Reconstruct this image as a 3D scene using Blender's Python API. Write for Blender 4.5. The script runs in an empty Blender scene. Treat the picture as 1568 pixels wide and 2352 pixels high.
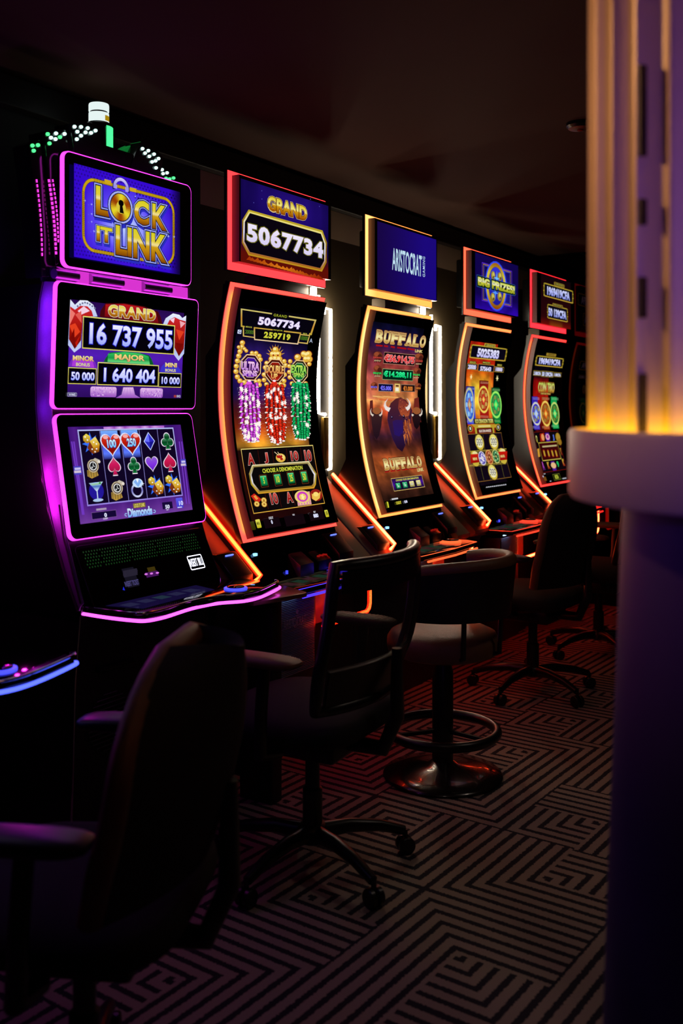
import bpy, bmesh, math, random
from mathutils import Vector, Matrix, noise
from mathutils.geometry import tessellate_polygon

S = bpy.context.scene
COL = S.collection
PI = math.pi

# ------------------------------------------------------------------ camera, world, lights, exposure
F_PX, IMG_W, IMG_H, HORIZON, EYE = 2287.0, 1568.0, 2352.0, 939.0, 1.40
TH = math.atan(1442.0 / F_PX)
CT, ST = math.cos(TH), math.sin(TH)

cam_d = bpy.data.cameras.new('camera')
cam = bpy.data.objects.new('camera', cam_d)
COL.objects.link(cam)
cam.location = (0, 0, EYE)
cam.rotation_euler = (PI / 2, 0, math.atan2(ST, CT) - PI / 2)
cam_d.sensor_fit = 'VERTICAL'
cam_d.sensor_height = 36.0
cam_d.sensor_width = 24.0
cam_d.lens = F_PX / IMG_H * 36.0
cam_d.shift_y = -(IMG_H / 2 - HORIZON) / IMG_H
cam_d.clip_start = 0.05
cam_d.dof.use_dof = True
cam_d.dof.focus_distance = 4.0
cam_d.dof.aperture_fstop = 2.9
S.camera = cam

w = bpy.data.worlds.new('dark_room')
S.world = w
w.use_nodes = True
w.node_tree.nodes['Background'].inputs[0].default_value = (0.30, 0.25, 0.6, 1)
w.node_tree.nodes['Background'].inputs[1].default_value = 0.0008

def area_light(name, loc, target, size, color, watts, shape='DISK', spread=PI):
    l = bpy.data.lights.new(name, 'AREA')
    l.shape = shape
    l.size = size
    l.color = color
    l.energy = watts
    l.spread = spread
    o = bpy.data.objects.new(name, l)
    COL.objects.link(o)
    o.location = loc
    d = Vector(target) - Vector(loc)
    o.rotation_euler = d.to_track_quat('-Z', 'Y').to_euler()
    return o

# unseen fill lamps added for the carpet, and two more to tint the pillar
area_light('aisle_fill', (3.6, 0.35, 2.46), (3.4, 0.45, 0), 0.25, (1.0, 0.80, 0.66), 0.95, spread=1.9)
area_light('aisle_fill_near', (1.9, 0.8, 2.46), (2.1, 0.7, 0), 0.25, (1.0, 0.82, 0.70), 0.22, spread=1.7)
area_light('violet_fill', (-1.0, -0.9, 1.75), (1.25, 0.08, 1.6), 0.2, (0.42, 0.17, 1.0), 0.5, spread=0.5)
area_light('amber_fill', (1.15, 1.75, 2.40), (1.42, 0.40, 1.75), 0.12, (1.0, 0.45, 0.16), 1.35, spread=0.8)

S.view_settings.view_transform = 'Standard'
S.view_settings.look = 'None'
S.view_settings.exposure = 0.0
S.view_settings.gamma = 1.0
S.view_settings.use_curve_mapping = False
try:
    S.cycles.use_denoising = True
    S.cycles.max_bounces = 7
    S.cycles.transparent_max_bounces = 12
    S.cycles.sample_clamp_indirect = 3.0
    S.cycles.caustics_reflective = False
    S.cycles.caustics_refractive = False
except Exception:
    pass

# ------------------------------------------------------------------ photo pixel <-> world
def ray(u, v):
    t = (u - IMG_W / 2) / F_PX
    return (CT + ST * t, ST - CT * t, -(v - HORIZON) / F_PX)

def on_y(u, v, y):
    r = ray(u, v); k = y / r[1]
    return (r[0] * k, y, EYE + r[2] * k)

def on_x(u, v, x):
    r = ray(u, v); k = x / r[0]
    return (x, r[1] * k, EYE + r[2] * k)

def on_z(u, v, z):
    r = ray(u, v); k = (z - EYE) / r[2]
    return (r[0] * k, r[1] * k, z)

# ------------------------------------------------------------------ materials
def lin(c):
    if isinstance(c, str):
        c = tuple(int(c[i:i + 2], 16) for i in (0, 2, 4))
    o = []
    for q in c[:3]:
        q = max(0.0, q / 255.0)
        o.append(q / 12.92 if q <= 0.04045 else ((q + 0.055) / 1.055) ** 2.4)
    return tuple(o)

MATS = {}
def mat(name, base=(20, 20, 20), rough=0.5, metal=0.0, spec=0.5, noise_amt=0.15, nscale=40.0, bump=0.0,
        bscale=300.0, coat=0.0, emit=None, strength=0.0, alpha=None):
    if name in MATS:
        return MATS[name]
    m = bpy.data.materials.new(name)
    m.use_nodes = True
    N, L = m.node_tree.nodes, m.node_tree.links
    b = N['Principled BSDF']
    c = lin(base)
    tc = N.new('ShaderNodeTexCoord')
    nz = N.new('ShaderNodeTexNoise')
    nz.inputs['Scale'].default_value = nscale
    nz.inputs['Detail'].default_value = 4
    L.new(tc.outputs['Object'], nz.inputs['Vector'])
    mx = N.new('ShaderNodeMix'); mx.data_type = 'RGBA'
    mx.inputs[6].default_value = (*[q * (1 - noise_amt) for q in c], 1)
    mx.inputs[7].default_value = (*[min(1, q * (1 + noise_amt)) for q in c], 1)
    L.new(nz.outputs['Fac'], mx.inputs[0])
    L.new(mx.outputs[2], b.inputs['Base Color'])
    b.inputs['Roughness'].default_value = rough
    b.inputs['Metallic'].default_value = metal
    b.inputs['Specular IOR Level'].default_value = spec
    b.inputs['Coat Weight'].default_value = coat
    if emit is not None:
        b.inputs['Emission Color'].default_value = (*lin(emit), 1)
        b.inputs['Emission Strength'].default_value = strength
    if bump:
        n2 = N.new('ShaderNodeTexNoise')
        n2.inputs['Scale'].default_value = bscale
        n2.inputs['Detail'].default_value = 3
        L.new(tc.outputs['Object'], n2.inputs['Vector'])
        bp = N.new('ShaderNodeBump')
        bp.inputs['Strength'].default_value = bump
        bp.inputs['Distance'].default_value = 0.004
        L.new(n2.outputs['Fac'], bp.inputs['Height'])
        L.new(bp.outputs['Normal'], b.inputs['Normal'])
    MATS[name] = m
    return m

def glow(name, color, strength):
    """a lamp surface: LED diffuser"""
    if name in MATS:
        return MATS[name]
    m = mat(name, (30, 30, 30), 0.35, noise_amt=0.0, emit=color, strength=strength)
    return m

def picture_mat(name, strength):
    """a lit display: shows the picture stored on its own pixels (colour attribute)"""
    if name in MATS:
        return MATS[name]
    m = bpy.data.materials.new(name)
    m.use_nodes = True
    N, L = m.node_tree.nodes, m.node_tree.links
    b = N['Principled BSDF']
    b.inputs['Base Color'].default_value = (0.004, 0.004, 0.005, 1)
    b.inputs['Roughness'].default_value = 0.09
    at = N.new('ShaderNodeAttribute'); at.attribute_name = 'Col'
    L.new(at.outputs['Color'], b.inputs['Emission Color'])
    b.inputs['Emission Strength'].default_value = strength
    MATS[name] = m
    return m

M_GLASS = mat('black_glass', (6, 6, 7), 0.06, spec=0.5, noise_amt=0.05)
M_BLACK = mat('black_plastic', (13, 13, 14), 0.28, noise_amt=0.1)
M_SATIN = mat('black_satin', (17, 16, 16), 0.5, noise_amt=0.15, bump=0.1)
M_BEIGE = mat('champagne_panel', (132, 118, 100), 0.5, noise_amt=0.04)
M_CHROME = mat('chrome_trim', (190, 190, 195), 0.12, metal=1.0, noise_amt=0.03)
M_SPARK = mat('brushed_side', (150, 130, 170), 0.42, metal=0.2, noise_amt=0.6, nscale=650.0, bump=0.5, bscale=900)
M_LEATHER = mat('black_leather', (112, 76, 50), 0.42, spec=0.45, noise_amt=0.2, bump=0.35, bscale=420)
M_FABRIC = mat('charcoal_fabric', (17, 16, 18), 0.85, noise_amt=0.3, nscale=400, bump=0.4, bscale=900)
M_NYLON = mat('black_nylon', (22, 22, 23), 0.33, noise_amt=0.1)
M_BRASS = mat('brass', (165, 130, 55), 0.35, metal=0.9, noise_amt=0.1)
M_GREY = mat('ridged_grey', (120, 132, 148), 0.45, noise_amt=0.08)
M_LOGO = mat('silver_print', (150, 150, 150), 0.4, noise_amt=0.02)
M_EDGE = mat('display_edge', (92, 84, 84), 0.38, noise_amt=0.05)
M_SHELF = mat('shelf_laminate', (150, 128, 122), 0.3, noise_amt=0.06)
M_TABLE = mat('lacquered_tabletop', (150, 120, 115), 0.28, metal=0.55, noise_amt=0.05)

# ------------------------------------------------------------------ mesh builder
class MB:
    def __init__(self):
        self.v, self.f, self.mi = [], [], []
    def add(self, verts, faces, m=0):
        o = len(self.v)
        self.v += [tuple(p) for p in verts]
        for f in faces:
            self.f.append(tuple(i + o for i in f)); self.mi.append(m)
        return self
    def box(self, x0, x1, y0, y1, z0, z1, m=0, bev=0.0, seg=2):
        bm = bmesh.new()
        bmesh.ops.create_cube(bm, size=1)
        for q in bm.verts:
            q.co = Vector((x0 + (q.co.x + .5) * (x1 - x0), y0 + (q.co.y + .5) * (y1 - y0), z0 + (q.co.z + .5) * (z1 - z0)))
        if bev:
            bmesh.ops.bevel(bm, geom=bm.edges[:], offset=bev, segments=seg, affect='EDGES', profile=0.5)
        return self.bm(bm, m)
    def bm(self, bm, m=0, M=None):
        bm.verts.index_update()
        vs = [(M @ q.co if M else q.co.copy()) for q in bm.verts]
        self.add(vs, [[q.index for q in f.verts] for f in bm.faces], m)
        bm.free()
        return self
    def prism(self, poly, axis, a0, a1, m=0, mside=None, bev=0.0, seg=2):
        """polygon extruded along an axis; poly holds the other two coordinates in order"""
        def P(p, a):
            return {'x': (a, p[0], p[1]), 'y': (p[0], a, p[1]), 'z': (p[0], p[1], a)}[axis]
        bm = bmesh.new()
        A = [bm.verts.new(P(p, a0)) for p in poly]
        B = [bm.verts.new(P(p, a1)) for p in poly]
        n = len(poly)
        fa = bm.faces.new(A); fb = bm.faces.new(B[::-1])
        sides = [bm.faces.new((A[i], B[i], B[(i + 1) % n], A[(i + 1) % n])) for i in range(n)]
        bmesh.ops.recalc_face_normals(bm, faces=bm.faces[:])
        if bev:
            es = [e for e in bm.edges if (e.verts[0] in A) == (e.verts[1] in A)]
            bmesh.ops.bevel(bm, geom=es, offset=bev, segments=seg, affect='EDGES', profile=0.5)
        if mside is not None and not bev:
            bm.verts.index_update()
            self.add([q.co.copy() for q in bm.verts], [[q.index for q in f.verts] for f in (fa, fb)], m)
            self.add([q.co.copy() for q in bm.verts], [[q.index for q in f.verts] for f in sides], mside)
            bm.free()
            return self
        big = [f for f in bm.faces if len(f.verts) > 4]
        if big:
            bmesh.ops.triangulate(bm, faces=big)
        return self.bm(bm, m)
    def tube(self, path, r, m=0, n=10, closed=False, cap=True, flat=None):
        pts = [Vector(p) for p in path]
        k = len(pts)
        rs = r if isinstance(r, (list, tuple)) else [r] * k
        rings = []
        up = None
        for i, p in enumerate(pts):
            a = pts[(i - 1) % k] if (closed or i) else p
            b = pts[(i + 1) % k] if (closed or i < k - 1) else p
            t = (b - a).normalized()
            if up is None:
                ref = Vector((0, 0, 1)) if abs(t.z) < .9 else Vector((1, 0, 0))
                up = t.cross(ref).normalized()
            up = (up - t * up.dot(t)).normalized()
            s = t.cross(up)
            fl = flat or 1.0
            rings.append([p + (up * math.cos(2 * PI * j / n) + s * math.sin(2 * PI * j / n) * fl) * rs[i] for j in range(n)])
        V = [q for R in rings for q in R]
        Fc = []
        for i in range(k if closed else k - 1):
            for j in range(n):
                a, b = i * n, ((i + 1) % k) * n
                Fc.append((a + j, a + (j + 1) % n, b + (j + 1) % n, b + j))
        if cap and not closed:
            Fc.append(tuple(range(n))[::-1]); Fc.append(tuple((k - 1) * n + j for j in range(n)))
        return self.add(V, Fc, m)
    def lathe(self, prof, c=(0, 0, 0), m=0, n=40, fn=None):
        """profile of (r, z); fn(angle, r) may ripple the radius"""
        V, Fc = [], []
        for r, z in prof:
            for j in range(n):
                a = 2 * PI * j / n
                q = fn(a, r) if fn else r
                V.append((c[0] + q * math.cos(a), c[1] + q * math.sin(a), c[2] + z))
        k = len(prof)
        for i in range(k - 1):
            for j in range(n):
                Fc.append((i * n + j, i * n + (j + 1) % n, (i + 1) * n + (j + 1) % n, (i + 1) * n + j))
        if prof[0][0] > 1e-6: Fc.append(tuple(range(n))[::-1])
        if prof[-1][0] > 1e-6: Fc.append(tuple((k - 1) * n + j for j in range(n)))
        return self.add(V, Fc, m)
    def cushion(self, cx, cy, cz, sx, sy, sz, m=0, pw=3.2, nu=32, nv=14, fn=None):
        """superellipsoid pad"""
        V, Fc = [], []
        sp = lambda q, e: math.copysign(abs(q) ** e, q)
        e1, e2 = 2 / 2.6, 2 / pw
        for i in range(nv + 1):
            a = -PI / 2 + PI * i / nv
            for j in range(nu):
                b = 2 * PI * j / nu
                x = sx * sp(math.cos(a), e1) * sp(math.cos(b), e2)
                y = sy * sp(math.cos(a), e1) * sp(math.sin(b), e2)
                z = sz * sp(math.sin(a), e1)
                p = (x, y, z)
                if fn: p = fn(*p)
                V.append((cx + p[0], cy + p[1], cz + p[2]))
        for i in range(nv):
            for j in range(nu):
                Fc.append((i * nu + j, i * nu + (j + 1) % nu, (i + 1) * nu + (j + 1) % nu, (i + 1) * nu + j))
        return self.add(V, Fc, m)
    def sheet(self, grid, thick, m=0, mside=None):
        """a grid of points given thickness"""
        R, Cc = len(grid), len(grid[0])
        G = [[Vector(p) for p in row] for row in grid]
        def nn(i, j):
            a = G[min(i + 1, R - 1)][j] - G[max(i - 1, 0)][j]
            b = G[i][min(j + 1, Cc - 1)] - G[i][max(j - 1, 0)]
            q = a.cross(b)
            return q.normalized() if q.length > 1e-12 else Vector((0, 0, 1))
        A = [G[i][j] + nn(i, j) * thick / 2 for i in range(R) for j in range(Cc)]
        B = [G[i][j] - nn(i, j) * thick / 2 for i in range(R) for j in range(Cc)]
        n = R * Cc
        Fc = []
        for i in range(R - 1):
            for j in range(Cc - 1):
                a = i * Cc + j
                Fc.append((a, a + 1, a + Cc + 1, a + Cc)); Fc.append((n + a, n + a + Cc, n + a + Cc + 1, n + a + 1))
        bd = [(0, j) for j in range(Cc)] + [(i, Cc - 1) for i in range(1, R)] + [(R - 1, j) for j in range(Cc - 2, -1, -1)] + [(i, 0) for i in range(R - 2, 0, -1)]
        for q in range(len(bd)):
            a = bd[q][0] * Cc + bd[q][1]; b = bd[(q + 1) % len(bd)][0] * Cc + bd[(q + 1) % len(bd)][1]
            Fc.append((a, n + a, n + b, b))
        k = len(Fc) - len(bd)
        if mside is None: return self.add(A + B, Fc, m)
        self.add(A + B, Fc[:k], m)
        return self.add(A + B, Fc[k:], mside)
    def build(self, name, mats, parent=None, org=(0, 0, 0), smooth=35, label=None):
        me = bpy.data.meshes.new(name)
        me.from_pydata([(p[0] - org[0], p[1] - org[1], p[2] - org[2]) for p in self.v], [], self.f)
        if not isinstance(mats, (list, tuple)): mats = [mats]
        for q in mats: me.materials.append(q)
        if len(mats) > 1: me.polygons.foreach_set('material_index', self.mi)
        bm = bmesh.new(); bm.from_mesh(me)
        bmesh.ops.remove_doubles(bm, verts=bm.verts[:], dist=1e-6)
        bmesh.ops.recalc_face_normals(bm, faces=bm.faces[:])
        bm.to_mesh(me); bm.free()
        if smooth:
            me.polygons.foreach_set('use_smooth', [True] * len(me.polygons))
            me.set_sharp_from_angle(angle=math.radians(smooth))
        o = bpy.data.objects.new(name, me)
        COL.objects.link(o)
        if parent is not None: o.parent = parent
        if label: o['label'] = label
        return o

def tag(o, label, cat, group=None):
    o['label'] = label; o['category'] = cat
    if group: o['group'] = group
    return o

def thing(name, loc, label, cat, group=None, rz=0.0):
    o = bpy.data.objects.new(name, None)
    o.empty_display_size = 0.1
    COL.objects.link(o)
    o.location = loc; o.rotation_euler = (0, 0, rz)
    return tag(o, label, cat, group)

def struct(o):
    o['kind'] = 'structure'
    return o

def rrect(x0, x1, y0, y1, r, n=5):
    P = []
    for cx, cy, a0 in ((x1 - r, y1 - r, 0), (x0 + r, y1 - r, 90), (x0 + r, y0 + r, 180), (x1 - r, y0 + r, 270)):
        for i in range(n + 1):
            a = math.radians(a0 + 90 * i / n)
            P.append((cx + r * math.cos(a), cy + r * math.sin(a)))
    return P

# ------------------------------------------------------------------ lettering
GLYPHS = {}
def glyphs(s, off=0.0, space=1.0, res=3):
    key = (s, round(off, 4), space)
    if key in GLYPHS: return GLYPHS[key]
    cu = bpy.data.curves.new('lettering', 'FONT')
    cu.body = s; cu.size = 1.0; cu.offset = off; cu.resolution_u = res
    cu.space_character = space
    cu.fill_mode = 'FRONT' if hasattr(cu, 'fill_mode') else cu.fill_mode
    o = bpy.data.objects.new('lettering', cu)
    COL.objects.link(o)
    bpy.context.view_layer.update()
    dg = bpy.context.evaluated_depsgraph_get()
    me = bpy.data.meshes.new_from_object(o.evaluated_get(dg))
    V = [(q.co.x, q.co.y) for q in me.vertices]
    Fc = [tuple(p.vertices) for p in me.polygons]
    bpy.data.objects.remove(o); bpy.data.curves.remove(cu); bpy.data.meshes.remove(me)
    GLYPHS[key] = (V, Fc)
    return GLYPHS[key]

def flat_text(s, off=0.02):
    return glyphs(s, off)

# ------------------------------------------------------------------ pictures shown on displays
def mixc(a, b, t):
    return tuple(a[i] + (b[i] - a[i]) * t for i in range(3))

def ramp(stops, t):
    if t <= stops[0][0]: return stops[0][1]
    for (a, ca), (b, cb) in zip(stops, stops[1:]):
        if t <= b: return mixc(ca, cb, (t - a) / max(1e-9, b - a))
    return stops[-1][1]

class Art:
    """flat picture elements laid on a display surface (profile in y,z swept along x)"""
    def __init__(self, prof, x0, dy, lift0=0.0008, dl=0.000014):
        self.p = [(a + dy, b) for a, b in prof]
        self.x0 = x0; self.dy = dy
        self.T = [0.0]
        for a, b in zip(self.p, self.p[1:]):
            self.T.append(self.T[-1] + math.hypot(b[0] - a[0], b[1] - a[1]))
        self.V, self.F, self.C = [], [], []
        self.lift = lift0; self.dl = dl
        self.ox = self.oy = 0.0; self.sc = 1.0
        self.curved = len(prof) > 2
    def fr(self, ox, oy, sc):
        self.ox, self.oy, self.sc = ox, oy, sc
    def inv(self, X, Y):
        r = ray(self.ox + X / self.sc, self.oy + Y / self.sc)
        n = len(self.p) - 1
        best = None
        for i in range(n):
            (ya, za), (yb, zb) = self.p[i], self.p[i + 1]
            dy_, dz = yb - ya, zb - za
            # ya + s dy = r1 k ; za + s dz = EYE + r2 k
            det = dy_ * (-r[2]) - (-r[1]) * dz
            if abs(det) < 1e-12: continue
            by, bz = -ya, EYE - za
            s = (by * (-r[2]) - (-r[1]) * bz) / det
            k = (dy_ * bz - dz * by) / det
            if (s >= -1e-6 or i == 0) and (s <= 1 + 1e-6 or i == n - 1):
                best = (r[0] * k - self.x0, self.T[i] + s * (self.T[i + 1] - self.T[i]))
                if -1e-6 <= s <= 1 + 1e-6: break
        return best
    def pos(self, x, t, lift):
        n = len(self.T) - 1
        i = 0
        while i < n - 1 and t > self.T[i + 1]: i += 1
        L = self.T[i + 1] - self.T[i]
        s = (t - self.T[i]) / L
        (ya, za), (yb, zb) = self.p[i], self.p[i + 1]
        ny, nz = (zb - za) / L, -(yb - ya) / L      # points towards the player for a profile running downwards
        return (x, ya + s * (yb - ya) + ny * lift - self.dy, za + s * (zb - za) + nz * lift)
    def emit(self, verts, faces, col, cuts=True, bbox=None):
        """verts in (x,t)"""
        if not verts: return
        xs = [v[0] for v in verts]; ts = [v[1] for v in verts]
        bb = bbox or (min(xs), max(xs), min(ts), max(ts))
        H = max(ts) - min(ts)
        bm = bmesh.new()
        bv = [bm.verts.new((v[0], v[1], 0)) for v in verts]
        for f in faces:
            try: bm.faces.new([bv[i] for i in f])
            except Exception: pass
        lines = set()
        if self.curved and cuts:
            lines.update(q for q in self.T[1:-1] if min(ts) + 1e-6 < q < max(ts) - 1e-6)
        if isinstance(col, list) and bb[3] > bb[2]:
            for s, _ in col:
                if 0.001 < s < 0.999: lines.add(bb[2] + s * (bb[3] - bb[2]))
        for q in sorted(lines):
            bmesh.ops.bisect_plane(bm, geom=bm.verts[:] + bm.edges[:] + bm.faces[:], plane_co=(0, q, 0), plane_no=(0, 1, 0))
        bm.verts.index_update()
        o = len(self.V)
        for v in bm.verts:
            x, t = v.co.x, v.co.y
            self.V.append(self.pos(x, t, self.lift))
            if callable(col): c = col((x - bb[0]) / max(1e-9, bb[1] - bb[0]), (t - bb[2]) / max(1e-9, bb[3] - bb[2]))
            elif isinstance(col, list): c = ramp(col, (t - bb[2]) / max(1e-9, bb[3] - bb[2]))
            else: c = col
            self.C.append(c)
        for f in bm.faces:
            self.F.append([o + v.index for v in f.verts])
        bm.free()
        self.lift += self.dl
    def polyxt(self, P, col, bbox=None):
        tri = tessellate_polygon([[Vector((a, b, 0)) for a, b in P]])
        self.emit(P, tri, col, bbox=bbox)
    def poly(self, pts, col):
        self.polyxt([self.inv(*p) for p in pts], col)
    def box(self, x0, y0, x1, y1):
        a, b = self.inv(x0, y0), self.inv(x1, y1)
        return a[0], a[1], b[0], b[1]
    def rect(self, x0, y0, x1, y1, col, r=0.0):
        a = self.box(x0, y0, x1, y1)
        if r:
            self.polyxt(rrect(a[0], a[2], min(a[1], a[3]), max(a[1], a[3]), r), col)
        else:
            self.emit([(a[0], a[1]), (a[2], a[1]), (a[2], a[3]), (a[0], a[3])], [(0, 1, 2, 3)], col)
    def grid(self, x0, y0, x1, y1, nx, ny, fn, cuts=True):
        a = self.box(x0, y0, x1, y1)
        V = [(a[0] + (a[2] - a[0]) * i / nx, a[1] + (a[3] - a[1]) * j / ny) for j in range(ny + 1) for i in range(nx + 1)]
        Fc = [(j * (nx + 1) + i, j * (nx + 1) + i + 1, (j + 1) * (nx + 1) + i + 1, (j + 1) * (nx + 1) + i) for j in range(ny) for i in range(nx)]
        self.emit(V, Fc, fn)
    def frame(self, x0, y0, x1, y1, w, col, r=0.0, fill=None):
        a = self.box(x0, y0, x1, y1)
        xa, xb, ta, tb = a[0], a[2], min(a[1], a[3]), max(a[1], a[3])
        if fill is not None:
            self.rect(x0, y0, x1, y1, fill, r)
        if r:
            A = rrect(xa, xb, ta, tb, r, 6); B = rrect(xa + w, xb - w, ta + w, tb - w, max(r - w, r * .3), 6)
        else:
            A = [(xa, ta), (xb, ta), (xb, tb), (xa, tb)]; B = [(xa + w, ta + w), (xb - w, ta + w), (xb - w, tb - w), (xa + w, tb - w)]
        n = len(A)
        self.emit(A + B, [(i, (i + 1) % n, n + (i + 1) % n, n + i) for i in range(n)], col)
    def ell(self, cx, cy, rx, ry, col, n=24, ang0=0, ang1=360):
        c = self.inv(cx, cy); a = self.inv(cx + rx, cy)[0] - c[0]; b = self.inv(cx, cy + ry)[1] - c[1]
        P = [(c[0] + a * math.cos(math.radians(ang0 + (ang1 - ang0) * i / n)), c[1] + b * math.sin(math.radians(ang0 + (ang1 - ang0) * i / n))) for i in range(n)]
        self.polyxt(P, col)
    def ring(self, cx, cy, rx, ry, k, col, n=32, a0=0, a1=360):
        c = self.inv(cx, cy); a = self.inv(cx + rx, cy)[0] - c[0]; b = self.inv(cx, cy + ry)[1] - c[1]
        full = abs(a1 - a0) >= 360
        m = n if full else n + 1
        A, B = [], []
        for i in range(m):
            q = math.radians(a0 + (a1 - a0) * i / n)
            A.append((c[0] + a * math.cos(q), c[1] + b * math.sin(q))); B.append((c[0] + k * a * math.cos(q), c[1] + k * b * math.sin(q)))
        self.emit(A + B, [(i, (i + 1) % m, m + (i + 1) % m, m + i) for i in range(n)], col)
    def line(self, x0, y0, x1, y1, w, col):
        a, b = self.inv(x0, y0), self.inv(x1, y1)
        d = math.hypot(b[0] - a[0], b[1] - a[1]); nx, ny = -(b[1] - a[1]) / d * w / 2, (b[0] - a[0]) / d * w / 2
        self.emit([(a[0] + nx, a[1] + ny), (b[0] + nx, b[1] + ny), (b[0] - nx, b[1] - ny), (a[0] - nx, a[1] - ny)], [(0, 1, 2, 3)], col)
    def star(self, cx, cy, r, col, n=4, k=0.25):
        c = self.inv(cx, cy); a = abs(self.inv(cx + r, cy)[0] - c[0])
        a2 = abs(self.inv(cx, cy + r)[1] - c[1])
        rr = (a + a2) / 2
        P = [(c[0] + rr * (1 if i % 2 == 0 else k) * math.cos(PI * i / n), c[1] + rr * (1 if i % 2 == 0 else k) * math.sin(PI * i / n)) for i in range(2 * n)]
        self.polyxt(P, col)
    def txt(self, s, x0, y0, x1, y1, col, bold=0.02, outl=(), space=1.0, rot=False, drop=None):
        a = self.box(x0, y0, x1, y1)
        V, Fc = glyphs(s, bold, space)
        xs = [p[0] for p in V]; ys = [p[1] for p in V]
        ax, bx, ay, by = min(xs), max(xs), min(ys), max(ys)
        def mp(p):
            u, v = (p[0] - ax) / (bx - ax), (p[1] - ay) / (by - ay)
            if rot: u, v = 1 - v, u          # reads upwards
            return (a[0] + (a[2] - a[0]) * u, a[3] + (a[1] - a[3]) * v)
        if drop:
            dx, dt, dc = drop
            W, G = glyphs(s, bold + (outl[0][0] if outl else 0), space)
            self.emit([(mp(p)[0] + dx, mp(p)[1] + dt) for p in W], G, dc)
        for off, oc in outl:
            W, G = glyphs(s, bold + off, space)
            self.emit([mp(p) for p in W], G, oc)
        self.emit([mp(p) for p in V], Fc, col, bbox=(a[0], a[2], min(a[1], a[3]), max(a[1], a[3])))
    def pts(self, P, cx, cy, sx, sy, col):
        c = self.inv(cx, cy); a = self.inv(cx + sx, cy)[0] - c[0]; b = self.inv(cx, cy + sy)[1] - c[1]
        self.polyxt([(c[0] + a * p[0], c[1] + b * p[1]) for p in P], col)
    def heart(self, cx, cy, sx, sy, col):
        P = []
        for i in range(28):
            q = 2 * PI * i / 28
            P.append((math.sin(q) ** 3, -(13 * math.cos(q) - 5 * math.cos(2 * q) - 2 * math.cos(3 * q) - math.cos(4 * q)) / 16))
        self.pts(P, cx, cy, sx, sy, col)
    def spade(self, cx, cy, sx, sy, col):
        P = []
        for i in range(28):
            q = 2 * PI * i / 28
            P.append((math.sin(q) ** 3, (13 * math.cos(q) - 5 * math.cos(2 * q) - 2 * math.cos(3 * q) - math.cos(4 * q)) / 16 - .15))
        self.pts(P, cx, cy, sx, sy, col)
        self.pts([(-.1, .3), (.1, .3), (.4, 1.05), (-.4, 1.05)], cx, cy, sx, sy, col)
    def club(self, cx, cy, sx, sy, col):
        self.pts([(-.12, .1), (.12, .1), (.4, 1), (-.4, 1)], cx, cy, sx, sy, col)
        for px, py in ((0, -.5), (-.5, .15), (.5, .15)):
            self.pts([(px + .48 * math.cos(2 * PI * i / 18), py + .48 * math.sin(2 * PI * i / 18)) for i in range(18)], cx, cy, sx, sy, col)
    def build(self, name, strength, parent, org):
        me = bpy.data.meshes.new(name)
        me.from_pydata([(p[0] - org[0], p[1] - org[1], p[2] - org[2]) for p in self.V], [], self.F)
        at = me.color_attributes.new('Col', 'FLOAT_COLOR', 'POINT')
        buf = []
        for c in self.C:
            buf += [*lin(c), 1.0]
        at.data.foreach_set('color', buf)
        me.materials.append(picture_mat('lit_picture_%g' % strength, strength))
        o = bpy.data.objects.new(name, me)
        COL.objects.link(o)
        o.parent = parent
        return o
GOLD = [(0, (225, 205, 70)), (.42, (240, 225, 130)), (.5, (200, 140, 25)), (1, (150, 80, 10))]
WHT = (225, 228, 255)
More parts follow.
